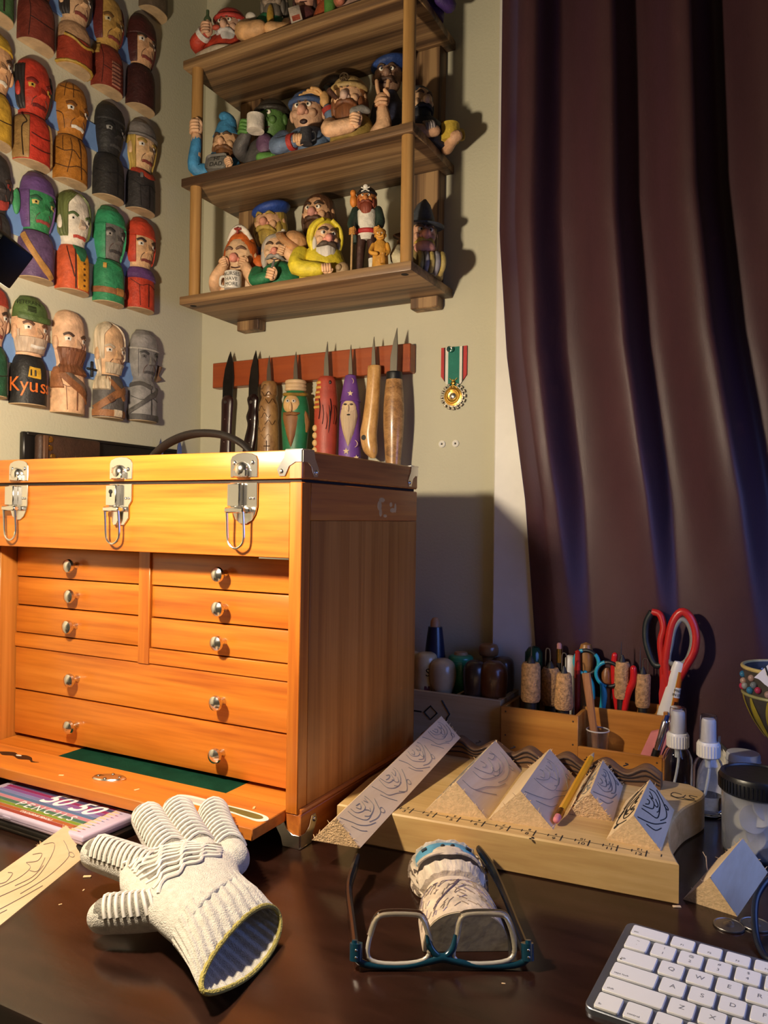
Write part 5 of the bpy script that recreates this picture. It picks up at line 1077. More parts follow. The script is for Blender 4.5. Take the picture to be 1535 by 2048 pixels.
# ------------------------------------------------------------------ orange stained desk organiser and its tools
def organizer():
    t = thing('desk_organiser', 'orange stained wooden desk organiser full of carving tools', 'organiser', (-.230, 1.022, 0))
    m = wood('organiser', '#c98a3a', '#9c5f20', 'X', 10, .4, .2, .05, c3='#b87830'); my = wood('organiser', '#c98a3a', '#9c5f20', 'Y', 10, .4, .2, .05, c3='#b87830')
    B_ = lambda n, *a, q=m: mk(n, W2L(box(*a, .0006), t), q, t)
    x0, x1, xm, y0, y1, ym = -.3325, -.1285, -.2300, .9850, 1.060, 1.0290
    B_('bottom', x0+.005, x1-.005, y0+.005, y1-.005, 0, .005)
    fr = B_('front_panel', x0, xm, y0, y0+.005, 0, .0820)
    for x, z in ((-.326, .076), (-.2365, .0745), (-.2365, .045), (-.326, .045)): mk('nail', W2L(mv(rx(lathe([(.0001, 0), (.0013, 0), (.0001, .0005)], 8), R(90)), x, y0, z), t), paint('#4a2c10', .6), fr)
    lf = B_('low_front', xm, x1, y0, y0+.005, 0, .0440)
    mk('nail', W2L(mv(rx(lathe([(.0001, 0), (.0013, 0), (.0001, .0005)], 8), R(90)), -.1345, y0, .038), t), paint('#4a2c10', .6), lf)
    B_('side_panel', x0, x0+.005, y0+.005, y1, 0, .0820, q=my)
    B_('side_panel', xm-.005, xm, y0+.005, ym, 0, .0820, q=my)
    B_('middle_panel', xm-.005, x1-.005, ym, ym+.005, 0, .0850)
    B_('back_panel', x0+.005, x1, y1-.005, y1, 0, .0930)
    B_('side_panel', x1-.005, x1, ym, y1-.005, 0, .0900, q=my)
    B_('side_panel', x1-.005, x1, y0+.005, ym, 0, .0440, q=my)
organizer()
CORK = paint('#b98c5c', .85, 0, .25, .8, 420, vs=260)
def tools():
    GR = 'tools in the desk organiser'
    def T(lab, x, y, z=.0055, name='carving_tool', c='carving tool', rot=(0, 0, 0)): return thing(name, lab, c, (x, y, z), group=GR, rot=rot)
    def cork(lab, x, y, z0, z1, r0, r1, tips, fer='#17130f', rot=(0, 0, 0)):
        h = T(lab, x, y, rot=rot); o = .0055
        mk('cork_grip', lathe([(.0001, z0-o), (r0*.86, z0-o), (r0, z0-o+.004), ((r0+r1)/2, (z0+z1)/2-o), (r1, z1-o-.004), (r1*.84, z1-o), (.0001, z1-o)], 22), CORK, h)
        mk('lower_shaft', lathe([(.0001, 0), (.006, 0), (r0*.62, (z0-o)*.6), (r0*.62, z0-o)], 14), paint(fer, .5), h)
        mk('tip_collar', lathe([(r1*.5, z1-o-.001), (r1*.36, z1-o+.004), (.0012, z1-o+.009)], 12), paint('#17130f', .6), h)
        for k, (dx, dy, hh, kind) in enumerate(tips):
            if kind == 'loop': mk('wire_tip', tube([(dx-.003, dy, z1-o), (dx-.003, dy, z1-o+hh*.85), (dx, dy, z1-o+hh), (dx+.003, dy, z1-o+hh*.85), (dx+.003, dy, z1-o)], .0008, 6, k=3), STEEL, h)
            else: mk('needle_tip', rod((dx, dy, z1-o), (dx+.0005, dy, z1-o+hh), .0012, .0004, 8), STEEL, h)
    cork('cork gripped tool with single needle, leftmost in organiser', -.2975, 1.003, .0895, .1405, .0130, .0125, [(0, 0, .026, 'n')])
    cork('cork gripped tool in shadow behind two other cork grips', -.2800, 1.036, .080, .130, .0120, .0120, [(-.004, 0, .026, 'loop')])
    cork('flared cork gripped tool with steel wire loop tip', -.2540, 1.006, .0840, .1310, .0125, .0098, [(.0, 0, .026, 'loop')])
    cork('cork gripped tool with steel hook between the ring handles and red scissors', -.187, 1.044, .098, .146, .0100, .0098, [(-.002, 0, .026, 'n')])
    cork('waisted cork gripped tool with two needles beside the glue bottle', -.1610, 1.0445, .0900, .1330, .0092, .0100, [(-.004, 0, .034, 'n'), (.003, 0, .020, 'loop')])
    h = T('green glass bulb behind the leftmost cork grip', -.3060, 1.044, name='glass_bulb', c='bulb'); mk('bulb', lathe([(.0001, 0), (.008, .002), (.009, .08), (.012, .125), (.012, .142), (.007, .149), (.0001, .151)], 20), paint('#12402c', .15, 0, .1, 0), h)
    h = T('yellow banded pencil stub with pink eraser among the cork grips', -.2725, 1.0515, name='pencil', c='pencil'); mk('shaft', lathe([(.0036, 0), (.0036, .130)], 6), paint('#1c1a18', .4), h); mk('ferrule', lathe([(.0038, .130), (.0038, .149)], 14), BRASS, h); mk('eraser', lathe([(.0034, .149), (.0034, .155), (.002, .157), (.0001, .157)], 12), paint('#c98a80', .7), h)
    h = T('white capped marker behind the looped cork tool', -.2560, 1.047, name='marker', c='marker'); mk('barrel', lathe([(.0001, 0), (.0065, 0), (.0065, .115)], 16), paint('#cfcac0', .4), h); mk('cap', lathe([(.0070, .115), (.0070, .138), (.004, .142), (.0001, .142)], 16), paint('#dcd8d0', .4), h)
    h = T('slim red marker standing left of the ring handles', -.2440, 1.038, name='marker', c='marker'); mk('barrel', lathe([(.0001, 0), (.004, 0), (.004, .125)], 14), paint('#7c1512', .3), h); mk('cap', lathe([(.0042, .125), (.0034, .150), (.0001, .152)], 14), paint('#a82018', .3), h)
    # two teal and black ring handled snips
    def rings(lab, x, y, cz, r, dx, open_):
        h = T(lab, x, y, name='thread_snips', c='scissors'); z = cz-.0055
        teal = paint('#1d8fa8', .4, 0, .05, 0); blk = paint('#17181b', .5)
        pts = [(r*sin(a), 0, z+r*cos(a)) for a in [2*PI*q/28 for q in range(28)]]
        mk('finger_ring', tube(pts, .0026, 10, True), blk, h)
        g = [(1.03*r*sin(a), -.0004, z+1.03*r*cos(a)) for a in [PI*1.05+PI*.85*q/14 for q in range(15)]]; mk('teal_grip', tube(g, .0026, 10), teal, h)
        g = [(1.03*r*sin(a), -.0004, z+1.03*r*cos(a)) for a in [PI*.25+PI*.42*q/8 for q in range(9)]]; mk('teal_grip', tube(g, .0026, 10), teal, h)
        mk('handle_arm', caps([(dx*.2*r-.3*r, 0, z-r*.95), (dx*.006, 0, z-r*1.8), (dx*.008, 0, z-r*3)], [.0035, .0045, .004], 10), teal, h)
        mk('blade', cat(box(dx*.008-.003, dx*.008+.003, -.001, .001, 0, z-r*2.8)), STEEL, h)
    rings('teal and black ringed snips, taller left pair', -.2330, 1.0420, .1415, .0155, 1, 0)
    rings('teal and black ringed snips, lower right pair', -.2035, 1.0400, .1285, .0158, -1, 0)
    h = T('tool with rounded tan wooden handle seen through the left ring', -.2360, 1.0515, name='wooden_tool'); mk('handle', lathe([(.0001, 0), (.006, 0), (.007, .08), (.0095, .125), (.0105, .145), (.007, .158), (.0001, .161)], 18), paint('#9a6a34', .4, 0, .2), h)
    h = T('dark rounded wooden tool handle seen through the right ring', -.2080, 1.0500, name='wooden_tool'); mk('handle', lathe([(.0001, 0), (.005, 0), (.006, .08), (.0075, .11), (.0075, .123), (.004, .130), (.0001, .131)], 18), paint('#7a4a24', .4, 0, .2), h)
    # red handled pliers
    h = T('small pliers with bright red dipped handles', -.1780, 1.0395, name='pliers', c='pliers'); red = paint('#c01a1c', .25, 0, .03, 0)
    mk('handle', caps([(-.006, 0, .070), (-.001, 0, .100), (.006, -.001, .118), (.006, -.001, .134)], [.0035, .0046, .0048, .0042], 12), red, h); mk('handle', caps([(-.014, .006, .070), (-.018, .006, .100), (-.020, .006, .130), (-.019, .006, .148)], [.0034, .0042, .0044, .0038], 12), red, h); mk('jaws', box(-.014, -.004, -.003, .009, 0, .072, .001), DSTEEL, h)
    # white glue bottle with orange label
    h = T('white tapered glue bottle with orange printed label', -.1480, 1.0425, name='glue_bottle', c='glue bottle', rot=(0, R(12), 0))
    mk('bottle', lathe([(.0001, 0), (.0115, 0), (.0120, .03), (.0112, .09), (.0085, .125), (.0072, .146), (.0055, .1505), (.0001, .1515)], 24, sy=.62), paint('#dcd8d2', .35, 0, .02, 0), h)
    lab = []; 
    def lb(n, a0, a1, z0, z1, c, off=.0004):
        V = []; F = []
        for i in range(9):
            z = z0+(z1-z0)*i/8
            rr = .0112+(z-.09)*(.0076-.0112)/(.046) if z > .09 else .0112
            for j in range(9):
                a = a0+(a1-a0)*j/8; V.append(((rr+off)*sin(a), -(rr+off)*.62*cos(a)-.0001, z))
        for i in range(8):
            for j in range(8): F.append((i*9+j, i*9+j+1, i*9+j+10, i*9+j+9))
        return mk(n, (V, F), paint(c, .4, 0, .03, 0), h)
    lb('orange_label', .35, 1.35, .086, .139, '#c8671c'); w = lb('white_panel', .33, 1.37, .106, .119, '#e8e4dc', .0007); d_ = lb('dark_emblem', .55, 1.2, .088, .101, '#3a1c0c', .0007); lb('yellow_edge', .28, .36, .086, .139, '#d9a82c', .0007)
    for i, ln in enumerate(('MADE', 'IN USA')):
        g = text_geo(ln, .0050, .00005); mk('lettering', ([((.0104)*sin(p[0]/.0106+.85), -.0104*.62*cos(p[0]/.0106+.85)-.0007, p[1]+.1153-.0055*i) for p in g[0]], g[1]), INK, w)
    # big red scissors with grey lined handles
    h = T('large scissors with red handles lined in grey rubber', -.1400, 1.0440, name='scissors', c='scissors', rot=(0, R(4), 0)); red = paint('#b8241f', .35, 0, .03, 0); gr = paint('#7d7a72', .6, 0, .05, .1)
    lp = [(.004, 0, .112), (-.003, 0, .140), (-.002, 0, .170), (.001, 0, .196), (.010, 0, .212), (.021, 0, .207), (.029, 0, .188), (.029, 0, .165), (.020, 0, .142), (.010, 0, .118)]
    mk('large_grip', tube(lp, .0052, 12, True, k=4), red, h)
    c_ = Vector((.013, 0, .168)); mk('grip_lining', tube([tuple(c_+(Vector(p)-c_)*.78) for p in lp[1:9]], .0034, 10, True, k=4), gr, h)
    lq = [(-.004, .004, .112), (-.007, .004, .140), (-.012, .005, .168), (-.010, .006, .188), (-.016, .008, .204), (-.026, .009, .206), (-.032, .010, .190), (-.030, .009, .165), (-.018, .006, .140)]
    mk('small_grip', tube(lq[:6], .0046, 12, k=4), red, h); mk('dark_ring', tube(lq[5:]+[lq[1]], .0044, 10, k=4), paint('#101a1c', .5), h)
    mk('shank', loft([[(x-w, -.004, z), (x+w, -.004, z), (x+w, .006, z), (x-w, .006, z)] for x, w, z in ((.001, .007, .088), (.001, .009, .105), (.003, .010, .122), (.002, .006, .136))]), red, h)
    mk('blade', box(-.006, .006, -.0015, .0015, .0, .090, .0004), STEEL, h)
    # low compartment
    c = thing('clear_cup', 'small clear plastic cup in the low organiser compartment', 'cup', (-.2095, 1.005, .0055), group=GR)
    mk('cup_wall', lathe([(.0001, 0), (.0115, 0), (.0142, .0575), (.0132, .0575), (.0106, .0015), (.0001, .0015)], 26), glass('cup', (.97, .97, .97, 1), .06, 1.4, .985), c)
    mk('rim', tube([(.0140*cos(a), .0140*sin(a), .0575) for a in [2*PI*q/26 for q in range(26)]], .0009, 6, True), paint('#c8c0b8', .2, 0, 0, 0), c)
    s = thing('wooden_stick', 'flat brown wooden stick leaning out of the clear cup', 'stick', (-.2085, 1.007, .0085), group=GR); mk('shaft', tube([(0, 0, 0), (-.006, -.001, .050), (-.0165, -.003, .1255)], [.0040, .0048, .0056], 8, flat=.5, up=(0, 1, 0)), wood('stick', '#b07a50', '#7c4c2a', 'Z', 20, .5), s)
    e = thing('pink_eraser', 'pink slanted eraser leaning in the low compartment', 'eraser', (-.1585, 1.006, .0058), rot=(0, R(22), 0), group=GR); mk('rubber', prism([(-.011, 0), (.011, 0), (.011, .072), (.004, .078), (-.011, .064)], -.006, .006, .0015, 2), paint('#d07c80', .8, 0, .05, .2), e, rot=(R(90), 0, 0))
    for dx, dy, lab in ((0, 0, 'silver clip pen leaning at compartment right end'), (.0085, .013, 'silver pen with blue end leaning behind its twin')):
        p = thing('pen', lab, 'pen', (-.149+dx*.6, 1.000+dy, .0062), rot=(0, R(15.5), 0), group=GR)
        mk('barrel', lathe([(.0001, 0), (.0020, .001), (.0042, .012), (.0042, .052), (.0044, .053), (.0044, .082), (.0030, .084)], 16), CHROME, p); mk('grip', lathe([(.0045, .014), (.0047, .03), (.0045, .046)], 16), BLACK, p); mk('button', lathe([(.0026, .083), (.0026, .090), (.0001, .091)], 12), paint('#1a2c6b', .4), p); mk('clip', box(-.001, .001, -.0062, -.0050, .046, .082, .0003), CHROME, p)
tools()

# ------------------------------------------------------------------ bottles, jars and things at the right
PET = glass('pet', (.97, .98, 1, 1), .03, 1.35)
def spray_bottle(label, x, y, water):
    t = thing('spray_bottle', label, 'spray bottle', (x, y, 0), group='small spray bottles')
    r0 = .0165
    mk('bottle', lathe([(.0001, .0), (r0-.002, 0), (r0, .003), (r0, .054), (r0-.003, .062), (.0095, .067), (.0085, .072), (.0078, .072), (.0087, .0668), (r0-.0042, .0612), (r0-.001, .0535), (r0-.001, .0035), (r0-.003, .0012), (.0001, .0012)], 30), PET, t)
    if water: mk('water', lathe([(.0001, .0014), (r0-.0032, .0014), (r0-.0012, .0038), (r0-.0012, .024), (.0001, .024)], 28), glass('water', (.96, .98, 1, 1), 0, 1.33), t)
    cp = lathe([(.0112, .0655), (.0122, .0665), (.0122, .081), (.0110, .083), (.0085, .0835), (.0001, .0835)], 36)
    wh = paint('#dedad4', .4, 0, 0, 0); cap = mk('screw_cap', cp, wh, t)
    for q in range(24):
        a = 2*PI*q/24; mk('cap_rib', RIB, wh, cap, (.0122*cos(a), .0122*sin(a), .0735), (0, 0, a))
    mk('spray_head', lathe([(.0085, .083), (.0080, .098), (.0078, .106), (.0068, .1085), (.0001, .109)], 24), wh, t)
    mk('clear_cover', lathe([(.0098, .083), (.0092, .110), (.0085, .1125), (.0001, .1128), (.0001, .1120), (.0080, .1118), (.0088, .1095), (.0092, .083)], 28), glass('cover', (.97, .97, 1, 1), .12, 1.3), t)
    mk('dip_tube', tube([(0, 0, .070), (.001, 0, .05), (-.004, -.002, .02), (-.009, -.004, .006)], .0016, 8, k=4), paint('#cfd2d4', .4, 0, 0, 0), t)
    mk('tube_socket', lathe([(.0035, .054), (.0035, .070)], 14), paint('#cfd2d4', .4, 0, 0, 0), t)
RIB = mesh_of('cap_rib', box(-.0004, .0005, -.0006, .0006, -.0065, .0065), paint('#dedad4', .4, 0, 0, 0), smooth=False)
spray_bottle('clear spray bottle nearer the organiser, empty looking', -.1090, .9670, False)
spray_bottle('clear spray bottle with water in its lower part', -.0738, .9450, True)
def tub():
    t = thing('clear_tub', 'clear plastic tub of discs with a black ribbed lid', 'tub', (-.0215, .8645, 0))
    mk('tub_wall', lathe([(.0001, 0), (.031, 0), (.033, .004), (.0335, .058), (.031, .064), (.0295, .064), (.0318, .058), (.0314, .005), (.0295, .0025), (.0001, .0025)], 36), glass('tub', (.90, .93, 1, 1), .18, 1.3, .92), t)
    ld = mk('lid', lathe([(.0345, .0605), (.0360, .062), (.0360, .0755), (.0345, .0785), (.0310, .0790), (.0300, .0775), (.0001, .0775)], 48), paint('#0e0f13', .35, 0, .05, .1), t)
    rb = mesh_of('lid_rib', box(-.0004, .0008, -.0007, .0007, -.0055, .0055), paint('#0e0f13', .35, 0, .05, .1), smooth=False)
    for q in range(60):
        a = 2*PI*q/60; mk('lid_rib', rb, None, ld, (.0360*cos(a), .0360*sin(a), .0685), (0, 0, a))
    dm = paint('#c8c2b4', .5)
    dr = random.Random(4)
    for i in range(9):
        d = thing('disc', 'pale flat disc inside the clear tub', 'disc', (-.0215-.010+.006*(i % 4), .8645-.012+.004*(i % 5), .008+.0055*i), group='discs in the clear tub', rot=(R(dr.uniform(35, 70)), R(dr.uniform(-25, 25)), dr.uniform(-.6, .6)))
        mk('disc_body', lathe([(.0001, -.001), (.0135, -.001), (.0140, 0), (.0135, .001), (.0001, .001)], 24), dm, d)
tub()
def jar():
    t = thing('small_jar', 'small clear jar with frosted white screw cap behind the tub', 'jar', (-.0405, 1.0000, 0))
    mk('jar_wall', lathe([(.0001, 0), (.0150, 0), (.0160, .003), (.0160, .047), (.0150, .047), (.0150, .004), (.0001, .002)], 28), PET, t)
    mk('cap', lathe([(.0180, .0450), (.0185, .0465), (.0185, .0590), (.0175, .0610), (.0001, .0612)], 32), paint('#bcbcc0', .4, 0, 0, 0), t)
    mk('cap_groove', tube([(.0186*cos(a), .0186*sin(a), .0520) for a in [2*PI*q/30 for q in range(30)]], .0008, 6, True), paint('#a4a4a8', .4, 0, 0, 0), t)
jar()
def rag():
    V = []; F = []; nu, nv = 40, 26; r_ = random.Random(3); ph = [r_.uniform(0, 6) for _ in range(8)]
    for i in range(nv+1):
        a = PI/2*i/nv
        for j in range(nu):
            b = 2*PI*j/nu; w = 1+.16*sin(3*b+ph[0]+a*2)+.10*sin(5*b+ph[1]-a*4)+.05*sin(9*b+ph[2]+a*7)
            z = .066*sin(a)*(1+.10*sin(4*b+ph[3]))-.018*max(0, cos(b-.2))*sin(a)
            V.append((.031*cos(a)*cos(b)*w, .021*cos(a)*sin(b)*w, max(z, 0)))
    for i in range(nv):
        for j in range(nu):
            k = (j+1) % nu; F.append((i*nu+j, i*nu+k, (i+1)*nu+k, (i+1)*nu+j))
    F.append(tuple(range(nu-1, -1, -1)))
    t = thing('white_rag', 'crumpled white rag with a dark stripe behind the water bottle', 'rag', (-.066, 1.017, 0))
    mk('cloth', (V, F), paint('#cfc8ba', .9, 0, .1, .6, 300), t, ang=80)
    mk('dark_stripe', tube([(.000, -.006, .0655), (.012, -.013, .054), (.020, -.017, .043)], [.0012, .0028, .0012], 8, k=3), paint('#3a3430', .9), t)
rag()
def goblet():
    t = thing('mosaic_goblet', 'mosaic glass goblet with yellow petals and jewelled rim at right edge', 'goblet', (.0050, .9750, 0))
    Rm = .0462
    mk('bowl', lathe([(.0001, .0), (.028, 0), (.026, .006), (.008, .012), (.006, .050), (.008, .072), (.020, .088), (.034, .108), (.0425, .128), (.0455, .140), (.0440, .150), (Rm, .165), (Rm, .168), (Rm-.003, .168), (.0415, .150), (.0405, .130), (.0300, .108), (.015, .090), (.0001, .085)], 40), paint('#3a3632', .4, 0, .15, .2), t)
    mk('rim', tube([(Rm*cos(a), Rm*sin(a), .1680) for a in [2*PI*q/36 for q in range(36)]], .0022, 8, True), paint('#b8a468', .4), t)
    mk('jewel_ledge', tube([(.0458*cos(a), .0458*sin(a), .1385) for a in [2*PI*q/36 for q in range(36)]], .0018, 8, True), paint('#8c8a5c', .4), t)
    for q in range(12):
        a = 2*PI*q/12+.1; rows = []
        for i in range(9):
            s = i/8; z = .090+.046*s; rr = [.0215, .0262, .0300, .0338, .0368, .0395, .0418, .0437, .0448][i]+.0012; w = .0062*sin(PI*(.12+.80*s))
            rows.append([((rr-.0012*abs(e))*cos(a+e*w/rr), (rr-.0012*abs(e))*sin(a+e*w/rr), z) for e in (-1, -.5, 0, .5, 1)])
        mk('yellow_petal', loft(rows, False, False), paint('#8f8228', .3, 0, .15, 0), t)
        cs = ['#8c8f96', '#a83050', '#2f6a94', '#9c8078', '#6b7480']
        for k, (dz, da, rr) in enumerate(((.1445, 0, .0042), (.1515, .13, .0040), (.1470, .26, .0038), (.1585, .05, .0040))): mk('glass_jewel', ell(((.0455)*cos(a+da), (.0455)*sin(a+da), dz), (rr, rr, rr), 10, 7), paint(cs[(q+k*2) % 5], .12, 0, .1, 0), t)
    p = thing('paper_tag', 'white paper tag with zigzag edge and black print over the goblet', 'paper', (-.0275, .9250, .1634), group=None)
    zig = [(.0, 0)]
    for i in range(9): zig += [(.0040+.0062*i, -.0052*(i+.2)), (.0062+.0062*i, -.0052*(i+.9)+.0022)]
    ol = zig+[(.105, -.030), (.055, .062)]
    mk('paper', rx(prism(ol, -.0002, .0002), R(90)), paint('#ddd4c6', .7, 0, .03, .05), p, smooth=False)
    mk('printed_mark', cat(*[rx(prism([(x0, z0), (x0+.0016, z0+.001), (x0+.0040, z0-.006), (x0+.0024, z0-.007)], .0003, .0005), R(90)) for x0, z0 in ((.0100, .012), (.0135, .0145), (.0170, .017))], rx(prism([(.012, .005), (.034, .017), (.038, .008), (.017, -.003)], .0003, .0005), R(90))), INK, p)
    mk('printed_gap', rx(prism([(.018, .0045), (.026, .009), (.027, .006), (.020, .002)], .0005, .0007), R(90)), paint('#ddd4c6', .7, 0, .03, .05), p)
goblet()
def coins():
    for x, y, rot, lab in ((-.0375, .6935, 0, 'silver coin lying flat in front of the plain blank'), (-.0180, .7055, .6, 'silver coin partly under the dark cable')):
        t = thing('coin', lab, 'coin', (x, y, 0), rot, group='silver coins on the desk')
        mk('coin_body', lathe([(.0001, 0), (.0118, 0), (.0121, .0004), (.0121, .0013), (.0118, .0017), (.0108, .0017), (.0105, .0014), (.0001, .0014)], 36), paint('#8e8a88', .35, 1, .1, .05), t)
        mk('relief', cat(ell((0, .001, .0013), (.0045, .0055, .0007), 14, 6), ell((.001, .0055, .0013), (.0028, .0030, .0007), 12, 6)), paint('#8e8a88', .35, 1, .1, .05), t)
coins()
tag(mk('cable', tube([(.060, .735, .003), (.020, .742, .018), (-.004, .736, .030), (-.0165, .712, .024), (-.0185, .690, .012), (-.014, .665, .0028), (-.002, .648, .0026), (.04, .640, .0026)], .0026, 10, k=8), paint('#0f1a2c', .35, 0, .05, .05)), 'dark blue cable curving over the coins at right edge', 'cable')
tag(mk('wood_splinter', cat(tube([(-.0605, .7850, .0006), (-.0625, .7930, .004), (-.064, .803, .010)], [.0005, .0004], 5), tube([(-.0635, .800, .009), (-.067, .804, .013)], .0003, 5)), BASSE), 'thin pale wood splinter standing on the desk near the tub', 'splinter')
for i, (x, y, r_, lab) in enumerate(((-.5600, .5020, .6, 'larger pale wood chip on desk beside left stick'), (-.5430, .4830, 2, 'tiny wood chip on desk left of the thumb'), (-.5400, .4560, 1.1, 'tiny wood chip on desk below the glove thumb'), (-.2365, .6400, .3, 'tiny pale wood chip on desk beside the right spectacle arm'), (-.1745, .5300, .3, 'dark speck of wood below spectacles'), (-.0790, .7060, .4, 'pale wood chip at the board right front corner'))):
    s = .0035 if i in (0, 5) else .0014
    tag(mk('wood_chip', mv(rz(box(-s, s, -s*.4, s*.4, 0, s*.35, s*.1), r_), x, y, 0), BASSE), lab, 'wood chip', 'wood chips on the desk')

# ------------------------------------------------------------------ keyboard
def keyboard():
    t = thing('keyboard', 'white and silver computer keyboard at the lower right corner', 'keyboard', (-.1172, .5255, 0), R(-4.5))
    Wk, Dk = .279, .1149
    def rr(x0, x1, y0, y1, r_, n=4):
        out = []
        for cx, cy, a0 in ((x1-r_, y0+r_, -90), (x1-r_, y1-r_, 0), (x0+r_, y1-r_, 90), (x0+r_, y0+r_, 180)):
            for k in range(n+1): a = R(a0+90*k/n); out.append((cx+r_*cos(a), cy+r_*sin(a)))
        return out
    pl = rr(0, Wk, 0, Dk, .006); sl = (.0109-.0041)/Dk
    rings = [[(x, y, 0) for x, y in pl], [(x, y, .0036+sl*y) for x, y in pl], [(.1395+(x-.1395)*.997, .0575+(y-.0575)*.993, .0041+sl*y) for x, y in pl]]
    mk('aluminium_body', loft(rings), paint('#9aa0ac', .38, .9, .03, .05), t, ang=30)
    tilt = math.atan(sl); wh = paint('#e6e4e2', .45, 0, 0, 0); lg = paint('#77777c', .6, 0, 0, 0)
    meshes = {}
    def key(x, y, w, h, txts):
        k = (round(w, 4), round(h, 4))
        if k not in meshes: meshes[k] = mesh_of('key', prism(rr(-w/2, w/2, -h/2, h/2, .0016, 3), 0, .0020, .0004), wh, ang=30)
        o = mk('key', meshes[k], None, t, (x, y, .0041+sl*y+.0001), (tilt, 0, 0))
        for s, dx, dy, sz in txts: mk('legend', mv(text_geo(s, sz, .00004), dx, dy, .00208), lg, o)
    u = .01905; kw = .0163; x0 = .0063; kh = .0163
    rows = [
        [('esc', 1.55)]+[(f'F{i}', 1.0) for i in range(1, 13)]+[('', 1.0)],
        [('~`', 1), ('!1', 1), ('@2', 1), ('#3', 1), ('$4', 1), ('%5', 1), ('^6', 1), ('&7', 1), ('*8', 1), ('(9', 1), (')0', 1), ('_-', 1), ('+=', 1), ('delete', 1.5)],
        [('tab', 1.5)]+[(c, 1) for c in 'QWERTYUIOP']+[('[', 1), (']', 1), ('\\', 1)],
        [('caps lock', 1.75)]+[(c, 1) for c in 'ASDFGHJKL']+[(';', 1), ("'", 1), ('return', 1.78)],
        [('shift', 2.25)]+[(c, 1) for c in 'ZXCVBNM']+[(',', 1), ('.', 1), ('/', 1), ('shift', 2.27)],
        [('fn', 1), ('control', 1), ('option', 1), ('command', 1.25), ('', 5.05), ('command', 1.25), ('option', 1), ('', 1), ('', 1), ('', 1)]]
    yy = Dk-.0053
    for ri, row in enumerate(rows):
        h = .0130 if ri == 0 else kh
        y = yy-h/2; x = x0
        for s, wu in row:
            w = wu*u-.00275 if wu != 1.0 or True else kw
            cx = x+w/2; tx = []
            if len(s) == 2 and ri == 1: tx = [(s[0], 0, .0033, .0038), (s[1], 0, -.0032, .0042)]
            elif len(s) == 1: tx = [(s, 0, 0, .0058)]
            elif s.startswith('F'): tx = [(s, 0, -.003, .0028)]
            elif s: tx = [(s, -w/2+.0012*len(s)*.5+.0022, -h/2+.0036, .0027)]
            key(cx, y, w, h, tx); x += wu*u
        yy -= h+.00275
    f = mk('indicator_dot', lathe([(.0006, 0), (.0006, .0002)], 8), BLACK, t, (.009, .0600, .0041+sl*.06+.0022))
keyboard()

